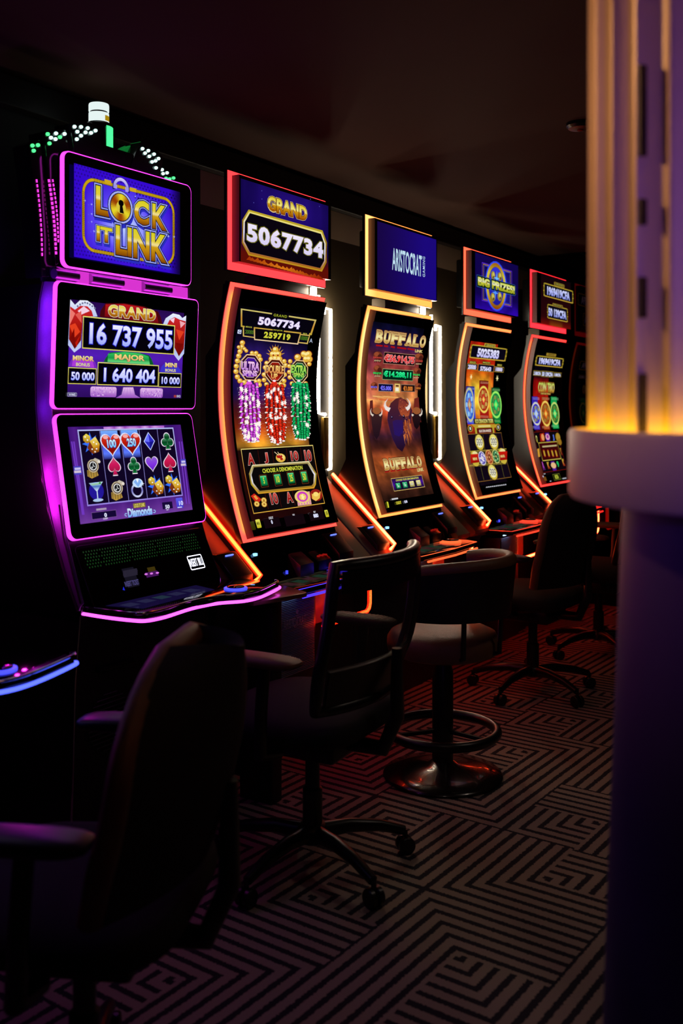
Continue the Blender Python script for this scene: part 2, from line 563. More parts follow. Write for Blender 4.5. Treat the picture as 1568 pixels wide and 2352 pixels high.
# ------------------------------------------------------------------ the room
def carpet():
    m = bpy.data.materials.new('maze_carpet')
    m.use_nodes = True
    N, L = m.node_tree.nodes, m.node_tree.links
    b = N['Principled BSDF']
    tc = N.new('ShaderNodeTexCoord')
    rot = N.new('ShaderNodeMapping'); rot.inputs['Rotation'].default_value = (0, 0, math.radians(3.5))
    L.new(tc.outputs['Object'], rot.inputs['Vector'])
    # slightly woolly edges
    nz = N.new('ShaderNodeTexNoise'); nz.inputs['Scale'].default_value = 160
    L.new(tc.outputs['Object'], nz.inputs['Vector'])
    sub = N.new('ShaderNodeVectorMath'); sub.operation = 'SUBTRACT'; sub.inputs[1].default_value = (.5, .5, .5)
    L.new(nz.outputs['Color'], sub.inputs[0])
    scl = N.new('ShaderNodeVectorMath'); scl.operation = 'SCALE'; scl.inputs['Scale'].default_value = 0.012
    L.new(sub.outputs[0], scl.inputs[0])
    add = N.new('ShaderNodeVectorMath'); add.operation = 'ADD'
    L.new(rot.outputs[0], add.inputs[0]); L.new(scl.outputs[0], add.inputs[1])
    T, K = 0.50, 11.0
    dv = N.new('ShaderNodeVectorMath'); dv.operation = 'SCALE'; dv.inputs['Scale'].default_value = 1 / T
    L.new(add.outputs[0], dv.inputs[0])
    fl = N.new('ShaderNodeVectorMath'); fl.operation = 'FLOOR'; L.new(dv.outputs[0], fl.inputs[0])
    fr = N.new('ShaderNodeVectorMath'); fr.operation = 'FRACTION'; L.new(dv.outputs[0], fr.inputs[0])
    wn = N.new('ShaderNodeTexWhiteNoise'); wn.noise_dimensions = '2D'; L.new(fl.outputs[0], wn.inputs['Vector'])
    sc = N.new('ShaderNodeSeparateColor'); L.new(wn.outputs['Color'], sc.inputs[0])
    sx = N.new('ShaderNodeSeparateXYZ'); L.new(fr.outputs[0], sx.inputs[0])
    def M(op, a, c=None, d=None):
        q = N.new('ShaderNodeMath'); q.operation = op
        for i, z in enumerate((a, c, d)):
            if z is None: continue
            if isinstance(z, (int, float)): q.inputs[i].default_value = z
            else: L.new(z, q.inputs[i])
        return q.outputs[0]
    def flip(x, r):
        g = M('GREATER_THAN', r, 0.5)
        inv = M('SUBTRACT', 1.0, x)
        return M('ADD', M('MULTIPLY', x, M('SUBTRACT', 1.0, g)), M('MULTIPLY', inv, g))
    u = flip(sx.outputs['X'], sc.outputs[0]); v = flip(sx.outputs['Y'], sc.outputs[1])
    nest = M('MAXIMUM', u, v)
    # the innermost third of a cell turns into a smaller, opposite hook
    inner = M('MAXIMUM', M('SUBTRACT', 0.55, u), M('SUBTRACT', 0.55, v))
    use = M('LESS_THAN', nest, 0.50)
    d = M('ADD', M('MULTIPLY', nest, M('SUBTRACT', 1.0, use)), M('MULTIPLY', M('ADD', inner, 0.0), use))
    st = M('FRACT', M('MULTIPLY', d, K))
    tri = M('ABSOLUTE', M('SUBTRACT', st, 0.5))
    rp = N.new('ShaderNodeMapRange'); rp.inputs['From Min'].default_value = 0.27; rp.inputs['From Max'].default_value = 0.33
    L.new(tri, rp.inputs['Value'])
    mx = N.new('ShaderNodeMix'); mx.data_type = 'RGBA'
    mx.inputs[6].default_value = (*lin((176, 150, 134)), 1)
    mx.inputs[7].default_value = (*lin((52, 50, 62)), 1)
    L.new(rp.outputs[0], mx.inputs[0])
    n2 = N.new('ShaderNodeTexNoise'); n2.inputs['Scale'].default_value = 500; n2.inputs['Detail'].default_value = 3
    L.new(tc.outputs['Object'], n2.inputs['Vector'])
    m2 = N.new('ShaderNodeMix'); m2.data_type = 'RGBA'; m2.blend_type = 'MULTIPLY'
    m2.inputs[0].default_value = 0.55
    L.new(mx.outputs[2], m2.inputs[6]); L.new(n2.outputs['Color'], m2.inputs[7])
    hs = N.new('ShaderNodeHueSaturation'); hs.inputs['Saturation'].default_value = 0.8; hs.inputs['Value'].default_value = 1.3
    L.new(m2.outputs[2], hs.inputs['Color'])
    L.new(hs.outputs[0], b.inputs['Base Color'])
    b.inputs['Roughness'].default_value = 0.95
    b.inputs['Specular IOR Level'].default_value = 0.1
    bp = N.new('ShaderNodeBump'); bp.inputs['Strength'].default_value = 0.5; bp.inputs['Distance'].default_value = 0.004
    L.new(n2.outputs['Fac'], bp.inputs['Height']); L.new(bp.outputs['Normal'], b.inputs['Normal'])
    return m

M_WALL = mat('wall_paint', (82, 71, 52), 0.8, spec=0.05, noise_amt=0.06, nscale=6, bump=0.15, bscale=250)
M_BAND = mat('cream_band', (226, 208, 176), 0.6, noise_amt=0.05, nscale=6)
M_DARK = mat('black_wall', (30, 36, 32), 0.7, noise_amt=0.1)
M_CEIL = mat('ceiling_plaster', (76, 56, 49), 0.85, spec=0.04, noise_amt=0.06, nscale=3, bump=0.1, bscale=120)
M_MIRROR = mat('smoked_mirror', (38, 24, 22), 0.03, metal=1.0, noise_amt=0.02)
M_CORN = mat('black_cornice', (8, 8, 8), 0.5, noise_amt=0.1)

XA, XB, YA, YB, ZC = -2.6, 7.0, -3.2, 2.75, 2.53
struct(MB().box(XA, XB, YA, YB, -0.06, 0.0).build('floor', carpet(), smooth=0))
struct(MB().box(XA, XB, YA, YB + .12, ZC, ZC + .08).build('ceiling', M_CEIL, smooth=0))
XW = 3.243      # the panelled part of the wall starts here; left of it the wall is black
struct(MB().box(XW, XB, YB, YB + .12, 0, 2.266, 0).box(XW, XB, YB, YB + .12, 2.266, 2.411, 1).box(XW, XB, YB, YB + .12, 2.411, ZC, 0).box(XA, XW, YB, YB + .12, 0, ZC, 2)
       .build('wall_back', [M_WALL, M_BAND, M_DARK], smooth=0))
struct(MB().box(XB, XB + .1, YA, YB, 0, ZC).build('wall_end', M_MIRROR, smooth=0))
struct(MB().box(XA - .1, XA, YA, YB, 0, ZC).build('wall_left', M_WALL, smooth=0))
struct(MB().box(XA, XB, YA - .1, YA, 0, ZC).build('wall_front', M_WALL, smooth=0))
struct(MB().box(XA, XB, 2.70, YB - .001, 2.411, 2.512, bev=.004).build('trim_1', M_CORN, smooth=0))
struct(MB().box(XA, XB, 2.735, YB - .001, 0, .09, bev=.003).build('baseboard_back', M_CORN, smooth=0))

# fluted pillar with a lit collar, close to the camera on the right
PC = (1.481, 0.158)
pil = thing('pillar', (PC[0], PC[1], 0), 'fluted cream pillar with a glowing yellow collar light', 'pillar')
pil['kind'] = 'structure'
M_FLUTE = mat('pillar_plaster', (196, 176, 158), 0.42, noise_amt=0.05, nscale=30, bump=0.12, bscale=200)
M_COLLAR = mat('collar_lacquer', (176, 160, 178), 0.45, noise_amt=0.04)
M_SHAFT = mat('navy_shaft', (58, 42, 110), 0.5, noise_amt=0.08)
M_AMBER = glow('collar_lamp', (255, 190, 26), 18.0)
ripple = lambda a, r: r - 0.019 * abs(math.cos(a * 18 + .35)) ** 0.85
prof = [(.318, 1.330 + (ZC - 1.331) * i / 8) for i in range(9)]
MB().lathe(prof, n=768, fn=ripple).build('fluted_shaft', M_FLUTE, pil, smooth=60)
MB().lathe([(.322, 1.285), (.340, 1.278), (.343, 1.284), (.343, 1.366), (.340, 1.372), (.335, 1.372), (.333, 1.366), (.333, 1.335), (.322, 1.33)], n=96).build('collar', M_COLLAR, pil, smooth=40)
MB().lathe([(.3315, 1.338), (.3315, 1.352), (.3225, 1.352), (.3225, 1.338), (.3315, 1.338)], n=96).build('collar_light', M_AMBER, pil, smooth=0)
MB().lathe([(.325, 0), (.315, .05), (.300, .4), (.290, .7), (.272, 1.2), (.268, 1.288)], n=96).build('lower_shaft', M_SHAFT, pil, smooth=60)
# slotted rail let into one flute
sl = MB()
ang = math.atan2(on_z(1469, 900, 1.41)[1] - PC[1], on_z(1469, 900, 1.41)[0] - PC[0])
rv = ray(1469, 600)
# point where the pixel column meets the shaft
ax_, ay_ = rv[0], rv[1]
A_ = ax_ ** 2 + ay_ ** 2; B_ = -2 * (ax_ * PC[0] + ay_ * PC[1]); C_ = PC[0] ** 2 + PC[1] ** 2 - .318 ** 2
kk = (-B_ - math.sqrt(max(0, B_ * B_ - 4 * A_ * C_))) / (2 * A_)
hx, hy = ax_ * kk - PC[0], ay_ * kk - PC[1]
rn = Vector((hx, hy, 0)).normalized(); tn = Vector((-rn.y, rn.x, 0))
zof = lambda v: EYE - (v - HORIZON) / F_PX * kk
for v0, v1 in ((148, 358), (456, 516), (636, 730), (858, 1010)):
    z0, z1 = zof(v1), zof(v0)
    P = []
    for dr in (-.012, -.001):
        for dt in (-.0016, .0016):
            for z in (z0, z1):
                q = rn * (.320 + dr) + tn * dt
                P.append((q.x, q.y, z))
    sl.add(P, [(0, 1, 3, 2), (4, 6, 7, 5), (0, 4, 5, 1), (2, 3, 7, 6), (0, 2, 6, 4), (1, 5, 7, 3)])
sl.build('slot_rail', mat('slot_dark', (30, 18, 10), 0.6), pil, smooth=0)

# small dark fitting on the ceiling
p = on_z(1332, 283, ZC)
fit = thing('ceiling_sensor', (p[0], p[1], ZC), 'small round dark fitting on the ceiling beside the pillar', 'ceiling fitting')
MB().lathe([(.055, 0), (.055, -.012), (.045, -.022), (.02, -.026), (0, -.026)], n=28).build('housing', M_BLACK, fit)
MB().lathe([(.012, -.0262), (.011, -.030), (0, -.031)], n=16).build('lens', mat('red_glint', (150, 30, 20), 0.1), fit)  # red glint on the fitting, put into the colour of a small cap

# lit wall posts between the machines
M_POST = mat('post_brown', (13, 9, 6), 0.8, spec=0.1, noise_amt=0.2, nscale=20)
M_WHITE = glow('white_led', (255, 236, 208), 55.0)
def light_post(xl, xr, label):
    """two LED runs on a dark post fixed to the back wall; xl and xr are the runs"""
    yl, y0, yw = 2.720, 2.727, 2.749
    c = ((xl + xr) / 2, 2.735, 0)
    o = thing('light_post', c, label, 'wall light', 'lit wall posts between the machines')
    MB().box(xl + .008, xr - .006, y0, yw, 1.06, 1.905, bev=.004).build('post', M_POST, o, c)
    MB().tube([(xl, yl, 1.96), (xl, yl, 1.378), (xl + .06, yl, 1.372)], .0085).build('light_strip', M_WHITE, o, c)
    MB().tube([(xr - .06, yl, 1.872), (xr - .06, yl, 1.901), (xr, yl, 1.901), (xr, yl, 1.097), (xr - .02, yl, 1.097)], .0075).build('light_strip', M_WHITE, o, c)
    MB().box(xl + .03, xl + .075, y0 - .02, y0 - .001, 1.10, 1.358, bev=.003).build('brass_bar', M_BRASS, o, c)
    return o
light_post(4.100, 4.211, 'brown wall post with white LED strips left of the buffalo machine')
light_post(5.317, 5.435, 'brown wall post with white LED strips left of the big prizes machine')
# ------------------------------------------------------------------ tall curved-screen slot machines
CURVE = lambda z: (-0.0424 * (z - 1.4) ** 3 - 0.3464 * (z - 1.4) ** 2 + 0.0636 * (z - 1.4) + 2.4672)
ZT, ZB = 1.890, 0.886
NP = 34
PROF = [(CURVE(ZT + (ZB - ZT) * i / NP), ZT + (ZB - ZT) * i / NP) for i in range(NP + 1)]
def prof_shift(d, t0=0.0, t1=0.0):
    """the display curve moved towards the player by d, trimmed at both ends"""
    z0, z1 = ZT - t0, ZB + t1
    return [(CURVE(z0 + (z1 - z0) * i / NP) - d, z0 + (z1 - z0) * i / NP) for i in range(NP + 1)]
W, TW = 0.668, 0.690
PO = 0.036           # the display stands proud of its light frame
ORG = (0.334, 2.45, 0.0)

def strip_art(x0, dy, prof, xs, ts, colfn):
    """light frame: four diffuser bands around a display, colours of its LEDs per point"""
    A = Art(prof, x0, dy, lift0=0.0, dl=0.0)
    (xa, xi, xj, xb), (ta, ti, tj, tb) = xs, ts
    Tt = A.T[-1]
    V, Fc = [], []
    def quad(x0_, x1_, t0_, t1_, nx, nt):
        o = len(V)
        for j in range(nt + 1):
            for i in range(nx + 1):
                V.append((x0_ + (x1_ - x0_) * i / nx, t0_ + (t1_ - t0_) * j / nt))
        for j in range(nt):
            for i in range(nx):
                a = o + j * (nx + 1) + i
                Fc.append((a, a + 1, a + nx + 2, a + nx + 1))
    n = 40 if len(prof) > 2 else 2
    quad(xa, xi, ta, tb, 4, n); quad(xj, xb, ta, tb, 2, n); quad(xi, xj, ta, ti, 8, 2); quad(xi, xj, tj, tb, 8, 2)
    A.emit(V, Fc, lambda u, v: colfn(u, v), cuts=False)
    return A

def machine(x0, dy, label, art_top, art_main, c_top, c_main, c_fin, c_deck, fin_col, post_lit, deck_art, s_fin=3.0):
    nm = 'slot_machine'
    t = thing(nm, (x0 + ORG[0], ORG[1] + dy, 0), label, 'slot machine', 'curved screen slot machines in a row')
    B = lambda mb, name, mats, par=t, lab=None, sm=35: mb.build(name, mats, par, ORG, sm, lab)
    # --- cabinet: head behind the screen, and the base
    head = [(CURVE(1.885) + .012, 1.885)] + [(CURVE(1.885 - i * .1) + .012, 1.885 - i * .1) for i in range(1, 10)] + [(CURVE(.89) + .012, .89),
            (2.40, .80), (2.655, .80), (2.654, 1.02), (2.59, 1.05), (2.535, 1.158), (2.538, 1.607), (2.46, 1.70), (2.45, 1.885)]
    B(MB().prism(head, 'x', .004, W - .004), 'cabinet', M_BLACK, sm=20)
    B(MB().box(.0, W, 2.36, 2.66, .0, .70, bev=.006), 'base', M_SATIN)
    # --- main light frame and display
    T = Art(PROF, x0, dy).T[-1]
    A = strip_art(x0, dy, PROF, (0, .031, W - .031, W), (0, .030, T - .028, T), c_main)
    A.build('screen_light_frame', 2.7, t, ORG)
    pf = prof_shift(-.0015); n = len(pf)
    back = MB()
    G1 = [[(x, y, z) for x in (-.004, W + .004)] for y, z in prof_shift(-.012, -.004, -.004)]
    back.sheet(G1, .020)
    B(back, 'screen_housing', M_BLACK, sm=30)
    px0, px1 = .030, .634
    pp = prof_shift(PO / 2 + .001, .020, .017)
    G2 = [[(px0 + (px1 - px0) * i / 3, y, z) for i in range(4)] for y, z in pp]
    dis = B(MB().sheet(G2, PO, 0, 1), 'curved_display', [M_GLASS, M_EDGE], sm=30)
    art_main(x0, dy).build('screen_picture', 1.0, dis, ORG)
    # --- top box
    yt = 2.42
    tp = [(yt, 2.322), (yt, 1.938)]
    A = strip_art(x0, dy, tp, (-.006, .026, TW - .036, TW - .006), (0, .016, .384 - .034, .384), c_top)
    A.build('topper_light_frame', 2.5, t, ORG)
    B(MB().box(-.009, TW - .003, yt + .0012, yt + .016, 1.935, 2.325, bev=.003).box(.10, TW - .10, yt + .016, yt + .10, 1.99, 2.27, bev=.01), 'topper_housing', M_BLACK)
    top = B(MB().prism([(.020, 1.969), (.672, 1.969), (.672, 2.305), (.020, 2.305)], 'y', yt - .037, yt - .001, 0, 1), 'topper_display', [M_GLASS, M_EDGE])
    art_top(x0, dy).build('screen_picture', 1.0, top, ORG)
    # --- neck between the two displays
    nk = B(MB().box(.24, .60, 2.452, 2.53, 1.86, 1.95, bev=.003), 'neck_bracket', M_BEIGE)
    if post_lit:
        MB().box(.606, .632, 2.43, 2.45, 1.892, 1.934, bev=.002).build('neck_light', glow('neck_led', (255, 236, 215), 14.0), nk, ORG)
    # --- fins at either side of the console
    slope = [(2.66, 1.096), (2.262, .736), (2.262, .718), (2.285, .70), (2.66, .70)]
    foot = [(2.31, .70), (2.36, .55), (2.38, .0), (2.66, .0), (2.66, .70)]
    fl = B(MB().prism(slope, 'x', -.192, -.008, bev=.012), 'side_fin', M_BEIGE, sm=40)
    B(MB().prism(slope, 'x', W + .008, W + .165, bev=.012), 'side_fin', M_BEIGE, sm=40)
    B(MB().prism(foot, 'x', -.185, .0), 'fin_base', M_SATIN); B(MB().prism(foot, 'x', W, W + .16), 'fin_base', M_SATIN)
    led = glow('fin_led_%s' % '_'.join('%d' % q for q in fin_col), fin_col, s_fin)
    sleeve = glow('fin_sleeve_%s' % '_'.join('%d' % q for q in fin_col), (255, fin_col[1] * .3, fin_col[2] * .2), s_fin * .95)
    fp = [(-.012, 2.60, 1.084), (-.012, 2.256, .770), (-.062, 2.252, .752)]
    MB().tube(fp, .0098, 0, n=8).tube([(x - .007, y - .004, z + .004) for x, y, z in fp], .0062, 1, n=8).build('fin_light', [sleeve, led], fl, ORG)
    MB().prism([(2.60, 1.070), (2.264, .764), (2.264, .72), (2.60, 1.0)], 'x', -.022, -.004).build('fin_lip', M_BLACK, fl, ORG, 0)
    # ticket slots, with a small lit legend
    M_BLUE = glow('blue_legend', (90, 110, 255), 2.2)
    def slot_box(xa, name):
        q = B(MB().prism([(2.345, .862), (2.262, .785), (2.262, .755), (2.375, .86)], 'x', xa, xa + .115, bev=.004), name, M_BLACK)
        a = MB().prism([(2.3335, .8570), (2.3300, .8538), (2.333, .851), (2.3365, .854)], 'x', xa + .04, xa + .085)
        a.build('lit_legend', M_BLUE, q, ORG, 0)
        return q
    slot_box(-.165, 'ticket_slot'); slot_box(W - .115, 'bill_slot')
    # --- console under the screen
    cons = [(2.40, .90), (2.362, .884), (2.335, .80), (2.29, .722), (2.45, .722), (2.45, .90)]
    co = B(MB().prism(cons, 'x', .0, W, bev=.0), 'console', M_GLASS, sm=20)
    MB().box(.058, .073, 2.335, 2.347, .830, .840).build('lit_symbol', glow('blue_symbol', (120, 190, 255), 2.5), co, ORG, 0)
    B(MB().prism([(2.345, .815), (2.275, .77), (2.275, .722), (2.345, .722)], 'x', .28, .38, bev=.006), 'ticket_printer', mat('printer_grey', (70, 66, 68), 0.3))
    bz = B(MB().prism([(2.345, .808), (2.28, .768), (2.28, .73), (2.345, .73)], 'x', .42, .52, bev=.006), 'bill_acceptor', M_BLACK)
    bl = MB()
    for i in range(5):
        bl.box(.438 + i * .014, .446 + i * .014, 2.292, 2.302, .782 + (i % 2) * .002, .7885 + (i % 2) * .002)
    bl.build('acceptor_lights', glow('acceptor_red', (255, 40, 30), .25), bz, ORG, 0)
    MB().box(.215, .222, 2.295, 2.303, .742, .756).build('indicator', glow('blue_indicator', (60, 70, 255), 1.5), co, ORG, 0)
    # --- button deck
    dk = [(.045, 2.43), (.0, 2.27), (.062, 2.195), (.07, 2.150), (.40, 2.135), (.688, 2.150), (.712, 2.19), (.668, 2.43)]
    dk = [(.06, 2.44), (.045, 2.30), (.055, 2.150), (.37, 2.135), (.672, 2.150), (.700, 2.215), (.655, 2.44)]
    deck = B(MB().prism(dk, 'z', .690, .713, bev=.004), 'button_deck', M_GLASS, sm=30)
    dled = glow('deck_led_%s' % '_'.join('%d' % q for q in c_deck), c_deck, 1.6)
    ln = MB().tube([(.10, 2.141, .684), (.37, 2.128, .684), (.645, 2.140, .684)], .0055, n=8)
    ln.build('deck_edge_light', dled, deck, ORG)
    MB().tube([(x, y, .7125) for x, y in ((.05, 2.30), (.059, 2.154), (.37, 2.139), (.668, 2.154), (.696, 2.215), (.665, 2.40))], .0022, n=6).build('deck_trim_light', dled, deck, ORG)
    deck_art(deck)
    MB().lathe([(.056, .0), (.056, .008), (.050, .011), (.044, .011)], (.585, 2.262, .7132), n=36).build('spin_button_ring', dled, deck, ORG)
    sb = MB().lathe([(.044, .009), (.043, .014), (.036, .018), (0, .019)], (.585, 2.262, .7132), n=36).build('spin_button', M_GLASS, deck, ORG)
    # --- belly: ridged panel with the maker's mark, lit door, light run under the deck
    belly = MB().box(.035, .30, 2.215, 2.36, .33, .672, 0, bev=.003)
    bp = B(belly, 'belly_panel', M_BLACK)
    MB().box(.05, .15, 2.196, 2.204, .6868, .6896).build('panel_lamp', glow('panel_lamp', (170, 205, 255), 6.0), bp, ORG, 0)
    rg = MB()
    for i in range(46):
        z = .372 + i * .0065
        rg.prism([(2.2148, z), (2.2105, z + .0016), (2.2105, z + .0032), (2.2148, z + .0048)], 'x', .045, .285)
    rg.build('ridged_front', M_GREY, bp, ORG, 30)
    lg = MB()
    V, Fc = glyphs('ARISTOCRAT', .0)
    bx = max(p[0] for p in V); by = max(p[1] for p in V)
    lg.add([(.07 + p[0] / bx * .15, 2.2085, .556 + p[1] / by * .036) for p in V], Fc)
    lg.add([(.148 + .017 * math.cos(2 * PI * i / 24) * k, 2.2084, .575 + .024 * math.sin(2 * PI * i / 24) * k) for k in (1, .88) for i in range(24)], [(i, (i + 1) % 24, 24 + (i + 1) % 24, 24 + i) for i in range(24)])
    lg.add([(.160 + .0085 * math.cos(2 * PI * i / 20), 2.2084, .612 + .0085 * math.sin(2 * PI * i / 20)) for i in range(20)], [tuple(range(20))])
    lg.add([(.147, 2.2084, .596), (.173, 2.2084, .596), (.173, 2.2084, .599), (.147, 2.2084, .599)], [(0, 1, 2, 3)])
    lg.build('maker_mark', M_LOGO, bp, ORG, 0)
    B(MB().box(.325, .60, 2.30, 2.36, .50, .685, bev=.014), 'belly_door', M_SHELF)
    ap = [(.672, 2.185, .685), (.672, 2.185, .562), (.664, 2.185, .542), (.647, 2.185, .532), (.31, 2.185, .530)]
    B(MB().tube(ap, .0098, 0, n=8).tube([(x - .003, y - .006, z + .003) for x, y, z in ap], .006, 1, n=8), 'apron_light', [sleeve, led])
    return t
# ------------------------------------------------------------------ pictures on the displays
PIC = prof_shift(PO + .0012, .020, .017)
TPIC = [(2.42 - .037, 2.305), (2.42 - .037, 1.969)]
BLK = (8, 5, 12)
def fbm(x, y, s=6.0, seed=0.0):
    return 0.5 + 0.5 * noise.fractal(Vector((x * s, y * s, seed)), 0.8, 2.1, 4)

def oct_box(A, P, k, col_out, col_in, n=None):
    """polygon with an inset polygon inside it"""
    A.poly(P, col_out)
    cx = sum(p[0] for p in P) / len(P); cy = sum(p[1] for p in P) / len(P)
    A.poly([(cx + (p[0] - cx) * k[0], cy + (p[1] - cy) * k[1]) for p in P], col_in)

def top_grand(x0, dy):
    A = Art(TPIC, x0, dy); A.fr(440, 360, 3.92)
    def bg(u, v):
        c = mixc((14, 4, 66), (38, 14, 130), max(0, 1 - math.hypot(u - .55, (v - .2) * 1.2) * 1.7) + .35 * max(0, math.sin(u * 23 + 3 * math.sin(u * 7))) * max(0, .5 - v))
        return mixc(c, (92, 14, 6), max(0, min(1, (v - .68) / .2)))
    A.grid(440, 195, 1228, 1103, 30, 24, bg)
    for i in range(14):
        q = random.Random(i); A.star(460 + q.random() * 720, 230 + q.random() * 200 + i * 14, 5, (120, 120, 255))
    for i in range(22):
        f = i / 21; q = random.Random(i + 50)
        x = 520 + 640 * f; y = 905 + 175 * f
        A.poly([(x - 30, y + 22), (x + 30, y + 30), (x + (q.random() - .5) * 30, y - 16 + 18 * q.random())], mixc((150, 40, 5), (215, 120, 20), 1 - abs(f - .45) * 1.9))
    A.txt('GRAND', 682, 348, 1035, 580, [(0, (215, 190, 40)), (.45, (240, 230, 130)), (.55, (205, 150, 20)), (1, (150, 70, 0))], .045, [(.055, (225, 200, 130)), (.035, (95, 30, 0))])
    O = [(510, 476), (1175, 664), (1216, 775), (1212, 952), (1170, 1035), (510, 888), (449, 775), (452, 570)]
    A.poly(O, [(0, (190, 165, 40)), (.5, (120, 80, 10)), (1, (190, 140, 30))])
    I = [(514, 492), (1168, 680), (1203, 780), (1200, 945), (1160, 1018), (516, 872), (460, 770), (464, 578)]
    A.poly(I, [(0, (230, 215, 110)), (.5, (225, 225, 255)), (1, (160, 90, 10))])
    I = [(522, 508), (1160, 694), (1192, 784), (1190, 938), (1153, 1003), (522, 858), (472, 764), (476, 588)]
    A.poly(I, (8, 4, 14))
    A.txt('5067734', 494, 590, 1182, 922, [(0, (240, 232, 250)), (1, (214, 206, 240))], .05, [(.035, (120, 130, 30)), (.018, (90, 20, 20))], space=1.12)
    return A

def crackers(A, path, c_hi, c_lo, seed, spark):
    """bunch of firecrackers: path of (u, v, half width) in photo pixels"""
    q = random.Random(seed); A.fr(0, 0, 1)
    rows = 15
    for r in range(rows):
        f = r / (rows - 1) * (len(path) - 1); i = min(int(f), len(path) - 2); g = f - i
        u = path[i][0] + (path[i + 1][0] - path[i][0]) * g; v = path[i][1] + (path[i + 1][1] - path[i][1]) * g
        h = path[i][2] + (path[i + 1][2] - path[i][2]) * g
        for k in (-1, -.45, .05, .5, 1):
            x = u + k * h * .85; y = v + abs(k) * -4 + q.uniform(-2, 2); s = k * 3.0 + q.uniform(-1.5, 1.5)
            A.poly([(x - 4.0, y - 6), (x + 4.0, y - 6), (x + s + 4.0, y + 6), (x + s - 4.0, y + 6)], c_lo)
            A.poly([(x - 2.4, y - 5), (x + 3.0, y - 5), (x + s + 2.6, y + 5), (x + s - 1.8, y + 5)], c_hi)
            A.ell(x + s, y + 5.5, 3.6, 2.0, (240, 232, 225), n=9)
    for r in range(int(34 * spark)):
        f = q.random() * (len(path) - 1); i = min(int(f), len(path) - 2); g = f - i
        u = path[i][0] + (path[i + 1][0] - path[i][0]) * g; v = path[i][1] + (path[i + 1][1] - path[i][1]) * g
        h = path[i][2] + (path[i + 1][2] - path[i][2]) * g
        A.star(u + q.uniform(-1.05, 1.05) * h, v, q.uniform(4, 6.5), (255, 244, 236), n=7, k=.5)

def gold_blob(A, pts, r, seed=0):
    q = random.Random(seed)
    for x, y in pts: A.ell(x, y, r * 1.22, r * 1.22, (120, 45, 15), n=12)
    for x, y in pts: A.ell(x, y, r, r, (226, 176, 62), n=12)
    for x, y in pts: A.ell(x - r * .25, y - r * .3, r * .55, r * .45, (250, 230, 150), n=9)

